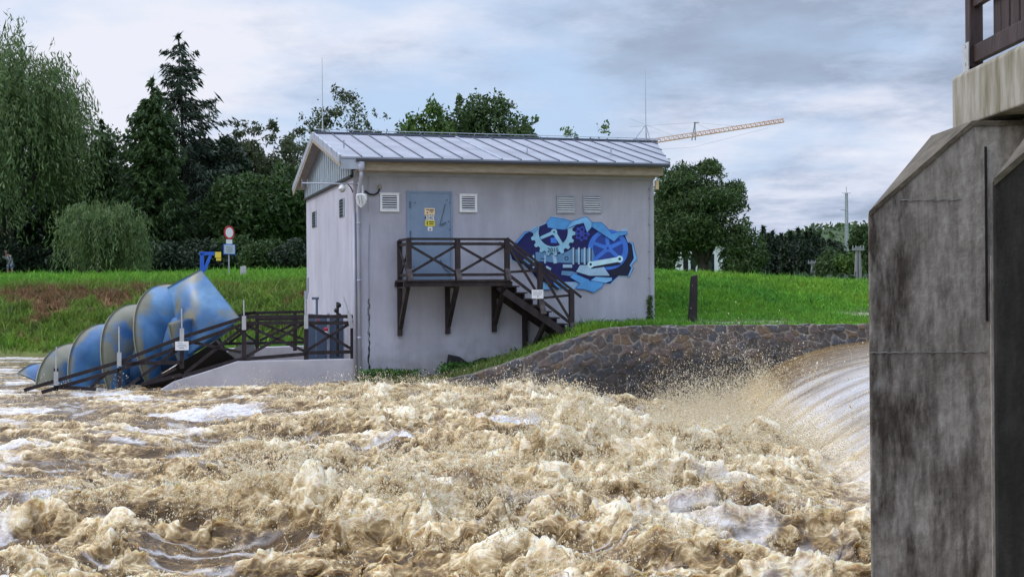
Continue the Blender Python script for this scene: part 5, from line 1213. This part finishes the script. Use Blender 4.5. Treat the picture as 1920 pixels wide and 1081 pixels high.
def spruce(name, label, base, h, R, leaf='spruce', whorls=34, per=8, grp=None, zb=.04, droop=.28, ls=(.22, .05), sparse=0., tuft=16, shape=.85, lean=0.):
    base = np.asarray(base, float); t = thing(name, label, 'tree', base, grp); PP = []; AA = []; tips = MB()
    for i in range(whorls):
        u = zb+(1-zb)*(i/(whorls-1))**.92; L0 = R*(1-u)**shape*rt.uniform(.78, 1.12)+.10; a0 = rt.uniform(0, 6.28)
        for k in range(per if u < .9 else 4):
            if rt.random() < sparse: continue
            L_ = L0*rt.uniform(.55, 1.18); a = a0+6.283*k/per+rt.normal(0, .2); o = np.array([math.cos(a), math.sin(a), 0])
            m_ = max(3, int(tuft*L_/R*1.6)); v = np.linspace(.12, 1, m_)
            ctr = base+np.array([lean*u, 0, u*h])+o*(v*L_)[:, None]+UP*(L_*(-droop*1.6*v+droop*1.5*v**2.4))[:, None]+(1-u)*0
            if i % 3 == 0 and k % 2 == 0: tips.tube([ctr[0]-o*.1, ctr[m_//2], ctr[-1]], [.045*h/14, .03*h/14, .008], 4, cap=False)
            s_ = np.array([-o[1], o[0], 0])
            for q in range(4):
                sp = rt.uniform(-1, 1, m_)*(.30*L_*(1.1-v)+.06); pp = ctr+s_*sp[:, None]+UP*(-np.abs(rt.normal(0, .16, m_))-np.abs(sp)*.35)[:, None]*min(1., L_)
                PP.append(pp); AA.append(o*.55+s_*np.sign(sp)[:, None]*.5+UP*rt.normal(-.55, .3, m_)[:, None])
    for q in range(10): PP.append((base+np.array([lean, 0, h*(1-.004*q)]))[None]+rt.normal(0, .03, (1, 3))); AA.append(np.array([[0, 0, 1.]])+rt.normal(0, .2, (1, 3)))
    P = np.concatenate(PP); V, Fc = leaf_cards(P, ls[0], ls[1], np.concatenate(AA)); arr_mesh('crown', V, Fc, LEAF[leaf], parent=t)
    tips.tube([base-UP*.4, base+np.array([lean*.5, 0, h*.5]), base+np.array([lean, 0, h*.98])], [h*.016, h*.009, .015], 7); tips.build('trunk', M['bark'], t); return t
def gpos(px, Y, py=505): p = at(px, py, Y); p[2] = float(ground_z(np.array(p[0]), np.array(Y)))-.1; return p
def hgt(px, ptop, base): return at(px, ptop, base[1])[2]-base[2]
def rpx(w_, Y): return w_/F*Y
g1 = 'trees along the left bank'
b = gpos(15, 86); willow('willow_tree', 'big pale weeping willow filling the left edge of the view', b, hgt(30, 62, b), rpx(135, 86), 'willow', 2600, (.3, .8), 22, (.20, .04), g1, top=.60, dens=3.2)
b = gpos(-70, 82); willow('willow_tree', 'part of a willow crown cut by the left edge beside the big willow', b, hgt(-50, 200, b), rpx(120, 82), 'willow', 500, (.4, .9), 20, (.20, .035), g1)
b = gpos(185, 74); willow('willow_tree', 'low weeping willow like a green curtain behind the levee', b, hgt(180, 372, b), rpx(78, 74), 'willow', 800, (.7, 1.6), 20, (.15, .028), g1, top=.66, dens=.95)
b = gpos(245, 77); willow('willow_tree', 'narrow low weeping tree right beside the green curtain willow', b, hgt(240, 425, b), rpx(30, 77), 'willow', 170, (.7, 1.6), 16, (.13, .026), g1, top=.7)
b = gpos(354, 92); spruce('spruce_tree', 'tallest dark spruce with ragged open branches on the left bank', b, hgt(325, 68, b), rpx(150, 92), 'spruce', 30, 8, g1, sparse=.3, tuft=22, ls=(.26, .06), shape=.55, lean=-.6, droop=.2)
b = gpos(288, 86); spruce('spruce_tree', 'broad dark green spruce just left of the tallest one', b, hgt(285, 150, b), rpx(92, 86), 'oak', 44, 10, g1, tuft=22, ls=(.22, .06), shape=.62)
b = gpos(192, 88); spruce('spruce_tree', 'smaller pointed spruce right of the big willow', b, hgt(190, 228, b), rpx(95, 88), 'oak', 30, 9, g1, tuft=18, ls=(.24, .06), shape=.75)
b = gpos(232, 97); broadleaf('broadleaf_tree', 'rounded dark tree between the two smaller spruces', b, hgt(232, 250, b), rpx(60, 97), 1.5, 'oak', 9000, grp=g1)
for i, (x, Y, top, w_, lf, lab, n) in enumerate(((408, 96, 262, 62, 'dark', 'dark leafy tree at the right foot of the tallest spruce', 12000), (452, 104, 238, 48, 'birch', 'feathery pale birch left of the house, left of its neighbour', 5200), (505, 101, 236, 46, 'birch', 'feathery pale birch with an open crown close left of the roof', 5600),
        (552, 106, 262, 46, 'birch', 'pale open birch just left of the gable', 4500), (470, 88, 330, 78, 'oak', 'dense dark tree below the birches left of the house', 15000), (545, 90, 318, 60, 'oak', 'dense dark tree touching the house side wall', 13000), (640, 112, 178, 62, 'birch', 'open crowned tree with gaps above the left part of the roof', 6000),
        (590, 118, 215, 40, 'birch', 'small loose crown behind the left lightning rod', 2500), (705, 120, 218, 34, 'birch', 'thin leafy crown right of the open crowned tree over the roof', 2200))):
    b = gpos(x, Y); broadleaf('birch_tree' if lf == 'birch' else 'broadleaf_tree', lab, b, hgt(x, top, b), rpx(w_, Y), 2.0, lf, int(n*1.5), (.17, .085) if lf != 'birch' else (.16, .07), g1, clumps=110 if lf == 'birch' else 120, cr=.25 if lf == 'birch' else .32, barkm=M['palebark'] if lf == 'birch' else None)
for i, (x, Y, top, w_, lab) in enumerate(((20, 99, 330, 70, 'dark thicket tree under the big willow'), (105, 101, 300, 60, 'dark thicket tree between the big willow and the small spruce'), (250, 103, 330, 70, 'dark filler tree behind the green curtain willow'), (345, 100, 330, 62, 'dark tree behind the foot of the broad spruce'), (420, 101, 350, 60, 'dark tree behind the road sign'), (500, 99, 390, 62, 'low dark tree between the road sign and the house'), (565, 100, 380, 50, 'low dark tree next to the house side wall'), (-60, 100, 300, 80, 'dark tree at the far left edge'))):
    b = gpos(x, Y); broadleaf('broadleaf_tree', lab, b, hgt(x, top, b), rpx(w_, Y), .3, 'dark', 13000, (.2, .11), g1, clumps=120, cr=.34, prof=lambda v: 1.15 if v < .2 else 1)
# shrubs closing the foot of the wood
for i, (x, Y, top, w_, lf, lab) in enumerate(((60, 87, 462, 50, 'dark', 'dark bush behind the bending person'), (128, 80, 470, 34, 'dark', 'brownish dark bush under the curtain willow'), (300, 80, 455, 60, 'dark', 'dark bush right of the curtain willow'), (385, 82, 452, 55, 'dark', 'dark bush behind the blue davit'), (440, 84, 445, 45, 'oak', 'green dark bush behind the round road sign'), (500, 80, 452, 50, 'oak', 'dark green bush left of the house on the levee'), (555, 78, 450, 42, 'dark', 'dark bush beside the house on the levee'), (-20, 84, 440, 60, 'dark', 'dark bush at the left edge'))):
    b = gpos(x, Y); broadleaf('bush', lab, b, hgt(x, top, b), rpx(w_, Y), -.3, lf, 7000, (.12, .06), 'bushes along the left wood', clumps=70, cr=.36)['category'] = 'bush'
# trees showing over the roof
g2 = 'tree tops behind the roof'
for x, Y, top, w_, lf, lab, n in ((800, 125, 205, 62, 'lime', 'bright green round tree top over the roof, left of the big dark one', 9000), (862, 130, 196, 46, 'round', 'dark tree top in the left of the pair over the roof', 8000), (925, 132, 186, 75, 'round', 'largest dark rounded tree top over the middle of the roof', 15000), (985, 128, 226, 40, 'round', 'smaller dark crown sloping down right of the largest tree top', 5000), (768, 128, 232, 30, 'oak', 'low leafy edge left of the bright green tree top', 2500), (1065, 150, 246, 34, 'willow', 'low pale tree top just clearing the roof ridge', 3000), (1130, 150, 238, 34, 'willow', 'pale spiky tree top near the right lightning rod', 3000)):
    b = gpos(x, Y); broadleaf('broadleaf_tree', lab, b, hgt(x, top, b), rpx(w_, Y), 3.5, lf, n, (.23, .12), g2, clumps=110, cr=.33)
# round willow right of the house
b = gpos(1318, 92, 505); b[2] -= .2
rw = broadleaf('willow_tree', 'big round dark green willow on the right levee with a low forked trunk', b, hgt(1318, 312, b), rpx(76, 92), 3.1, 'round', 36000, (.15, .05), None, clumps=130, cr=.30, tr=.7)
for x, w_, lab, top, zb, n in ((1262, 38, 'dark willow crown hugging the right edge of the house', 308, 1.2, 15000), (1395, 40, 'smaller rounded willow right of the big round one', 415, .2, 9000), (1240, 24, 'low dark bush at the right edge of the house', 440, -.2, 4000)):
    Y = 90 if x != 1262 else 94; b = gpos(x, Y, 505); broadleaf('willow_tree' if x != 1240 else 'bush', lab, b, hgt(x, top, b), rpx(w_, Y), zb, 'round', n, (.16, .055), None, clumps=100, cr=.34)
# spruce belt in front of the hill
g3 = 'spruces of the far right wood'
specs = [(1432, 428), (1449, 436), (1466, 441), (1483, 436), (1497, 430), (1512, 438), (1521, 431), (1536, 441), (1441, 440), (1458, 446), (1474, 447), (1490, 445), (1505, 446), (1528, 446), (1544, 450), (1556, 452)]
wds = ('slender', 'broad', 'ragged', 'dense')
for i, (x, top) in enumerate(specs):
    Y = 172+(i*37) % 26; b = gpos(x, Y, 515); b[2] = 2.4
    spruce('spruce_tree', ('dark %s spruce in the far right wood, number %s from its left end' % (wds[i % 4], i+1)), b, hgt(x, top, b), rpx(19, Y), 'dark', 18, 6, g3, tuft=8, ls=(.42, .13), shape=.7)
for x, Y, top, w_, lf, lab in ((1560, 165, 468, 26, 'oak', 'green leafy tree left of the radio mast in the far wood'), (1590, 150, 478, 26, 'lime', 'bright green bush at the foot of the radio mast'), (1615, 170, 425, 22, 'oak', 'leafy tree close to the left side of the pier'), (1640, 165, 440, 26, 'oak', 'leafy tree half hidden by the pier'), (1572, 185, 455, 30, 'dark', 'dark tree behind the radio mast'), (1545, 150, 492, 20, 'oak', 'low bush beside the small twin pole')):
    b = gpos(x, Y, 515); b[2] = 2.4; broadleaf('broadleaf_tree', lab, b, hgt(x, top, b), rpx(w_, Y), .0, lf, 5000, (.24, .12), 'leafy trees of the far right wood', clumps=60, cr=.32)
# far wooded hill: ridge of ground with a closed canopy
hx = np.linspace(120, 420, 90); hy = np.linspace(600, 900, 40); HX, HY = np.meshgrid(hx, hy)
top = at(1560, 437, 750)[2]; HZ = 2+(top+1)*np.exp(-((HX-190)/75)**2-((HY-750)/90)**2)+1.2*fbm(HX/16, HY/16, 3, 5)
tag(arr_mesh('hill', np.stack([HX, HY, HZ], -1).reshape(-1, 3), grid(hx, hy), LEAF['oak'], smooth=True), kind='structure')
q = rt.choice(HX.size, 9000); P = np.stack([HX.ravel()[q]+rt.normal(0, 2, 9000), HY.ravel()[q]+rt.normal(0, 4, 9000), HZ.ravel()[q]+rt.uniform(0, 3, 9000)], 1)
V, Fc = leaf_cards(P, 1.5, 1.1); tag(arr_mesh('woodland', V, Fc, LEAF['oak']), kind='stuff')
q = np.stack([rt.uniform(-75, 150, 26000), rt.uniform(112, 210, 26000), np.zeros(26000)], 1); q[:, 2] = 2.2+rt.random(26000)**1.5*np.where(q[:, 0] > 55, 1.6, np.where(q[:, 0] > 20, 1.2, 6))
V, Fc = leaf_cards(q, .5, .32); tag(arr_mesh('undergrowth', V, Fc, LEAF['dark']), kind='stuff')

# ================================================================== GRASS AND WEEDS
def blades(P, h, wd_, col, rng, lean=.5):
    n = len(P); a = rng.uniform(0, 6.283, n); s = np.stack([np.cos(a), np.sin(a), np.zeros(n)], 1); h = h*np.exp(rng.normal(0, .3, n))
    ln = rng.normal(0, lean, (n, 3))*h[:, None]; ln[:, 2] = 0; w_ = (wd_*np.exp(rng.normal(0, .25, n)))[:, None]
    V = np.stack([P-s*w_, P+s*w_, P+ln*.35+s*w_*.7+UP*(h*.6)[:, None], P+ln*.35-s*w_*.7+UP*(h*.6)[:, None], P+ln+UP*h[:, None]], 1).reshape(-1, 3)
    i = np.arange(n)[:, None]*5; F1 = np.concatenate([i+np.array([[0, 1, 2]]), i+np.array([[0, 2, 3]]), i+np.array([[3, 2, 4]])])
    return V, F1, np.repeat(col, 5, 0)
M['grass'] = attr_mat('grass', 'Col', rough=.7, spec=.2, backlit=.3)
rgx = np.random.default_rng(9)
def gset(name, Xs, Ys, n, h, wd_, gain, dens=None, verge=False):
    if verge: P = verge_point(n, rgx, (0.02, 1))
    else:
        X = rgx.uniform(*Xs, n); Y = rgx.uniform(*Ys, n); P = np.stack([X, Y, ground_z(X, Y)-.02], 1)
    if dens is not None: P = P[dens(P) > rgx.random(len(P))]
    c = ground_rgb(P[:, 0], P[:, 1])*gain*np.exp(rgx.normal(0, .22, (len(P), 1)))*(1+rgx.normal(0, .08, (len(P), 3))); hh = np.full(len(P), h)
    path = (c[:, 0] > .24); P = P[~path]; c = c[~path]; hh = hh[~path]*np.where((P[:, 0] > 4) & (P[:, 1] < 40) & verge, .6, 1.)*(.55+.9*np.clip(fbm(P[:, 0]/.9, P[:, 1]/.9, 3, 66)+.5, 0, 1.5))
    V, Fc, cc = blades(P, hh, wd_, np.clip(c, .004, .5), rgx); return tag(arr_mesh(name, V, Fc, M['grass'], attrs={'Col': cc}), kind='stuff')
gset('grass', (3, 24), (39.2, 49.5), 120000, .13, .020, 1.35)
gset('grass', (0, 1), (0, 1), 42000, .12, .013, 1.25, verge=True, dens=lambda P: np.where(P[:, 0] > rightmost[0]-.4, .85, .45)*np.where((P[:, 0] < -.9), .5, 1))
gset('grass', (-27, -3), (44.5, 66), 120000, .24, .028, 1.3, dens=lambda P: sstep(.05, .7, P[:, 1]-shore(P[:, 0])))
gset('grass', (-36, -5), (60, 86), 50000, .22, .04, 1.35)
# broad leaved weeds along the foot of the house and the wall top
def weeds(name, pts, n, h, spread, label, cat, leaf='weed', ls=(.05, .025)):
    PP = []
    for p in pts: q = np.asarray(p)+rgx.normal(0, 1, (n, 3))*np.array([spread, spread*.5, 0]); q[:, 2] += rgx.random(n)**1.4*h; PP.append(q)
    P = np.concatenate(PP); V, Fc = leaf_cards(P, ls[0], ls[1], runit(len(P), rgx)+np.array([0, 0, .4]), rgx); o = arr_mesh(name, V, Fc, LEAF[leaf])
    m = MB()
    return tag(o, label, cat)
weeds('weed_patch', [FW(x, 712, -.35)+UP*.0 for x in range(690, 775, 10)], 130, .26, .14, 'leafy pale green weeds at the near house corner above the water', 'weeds', 'weed')
weeds('weed_patch', [FW(x, y, -.4) for x, y in ((842, 698), (855, 694), (870, 697), (890, 694), (910, 690), (930, 686), (950, 681), (968, 676), (985, 668))], 150, .22, .15, 'dense green weeds around the black slabs at the house foot', 'weeds', 'weed')
weeds('weed_patch', [FW(x, y, -.4) for x, y in ((1090, 622), (1110, 616), (1130, 612), (1150, 610), (1180, 609))], 60, .16, .12, 'short weeds between the stairs and the stone wall top', 'weeds', 'weed', (.04, .016))
weeds('climbing_plant', [FW(1219, y, -.04) for y in range(560, 606, 5)], 30, .10, .05, 'small creeper climbing the right corner of the house wall', 'climbing plant', 'ivy', (.035, .02))
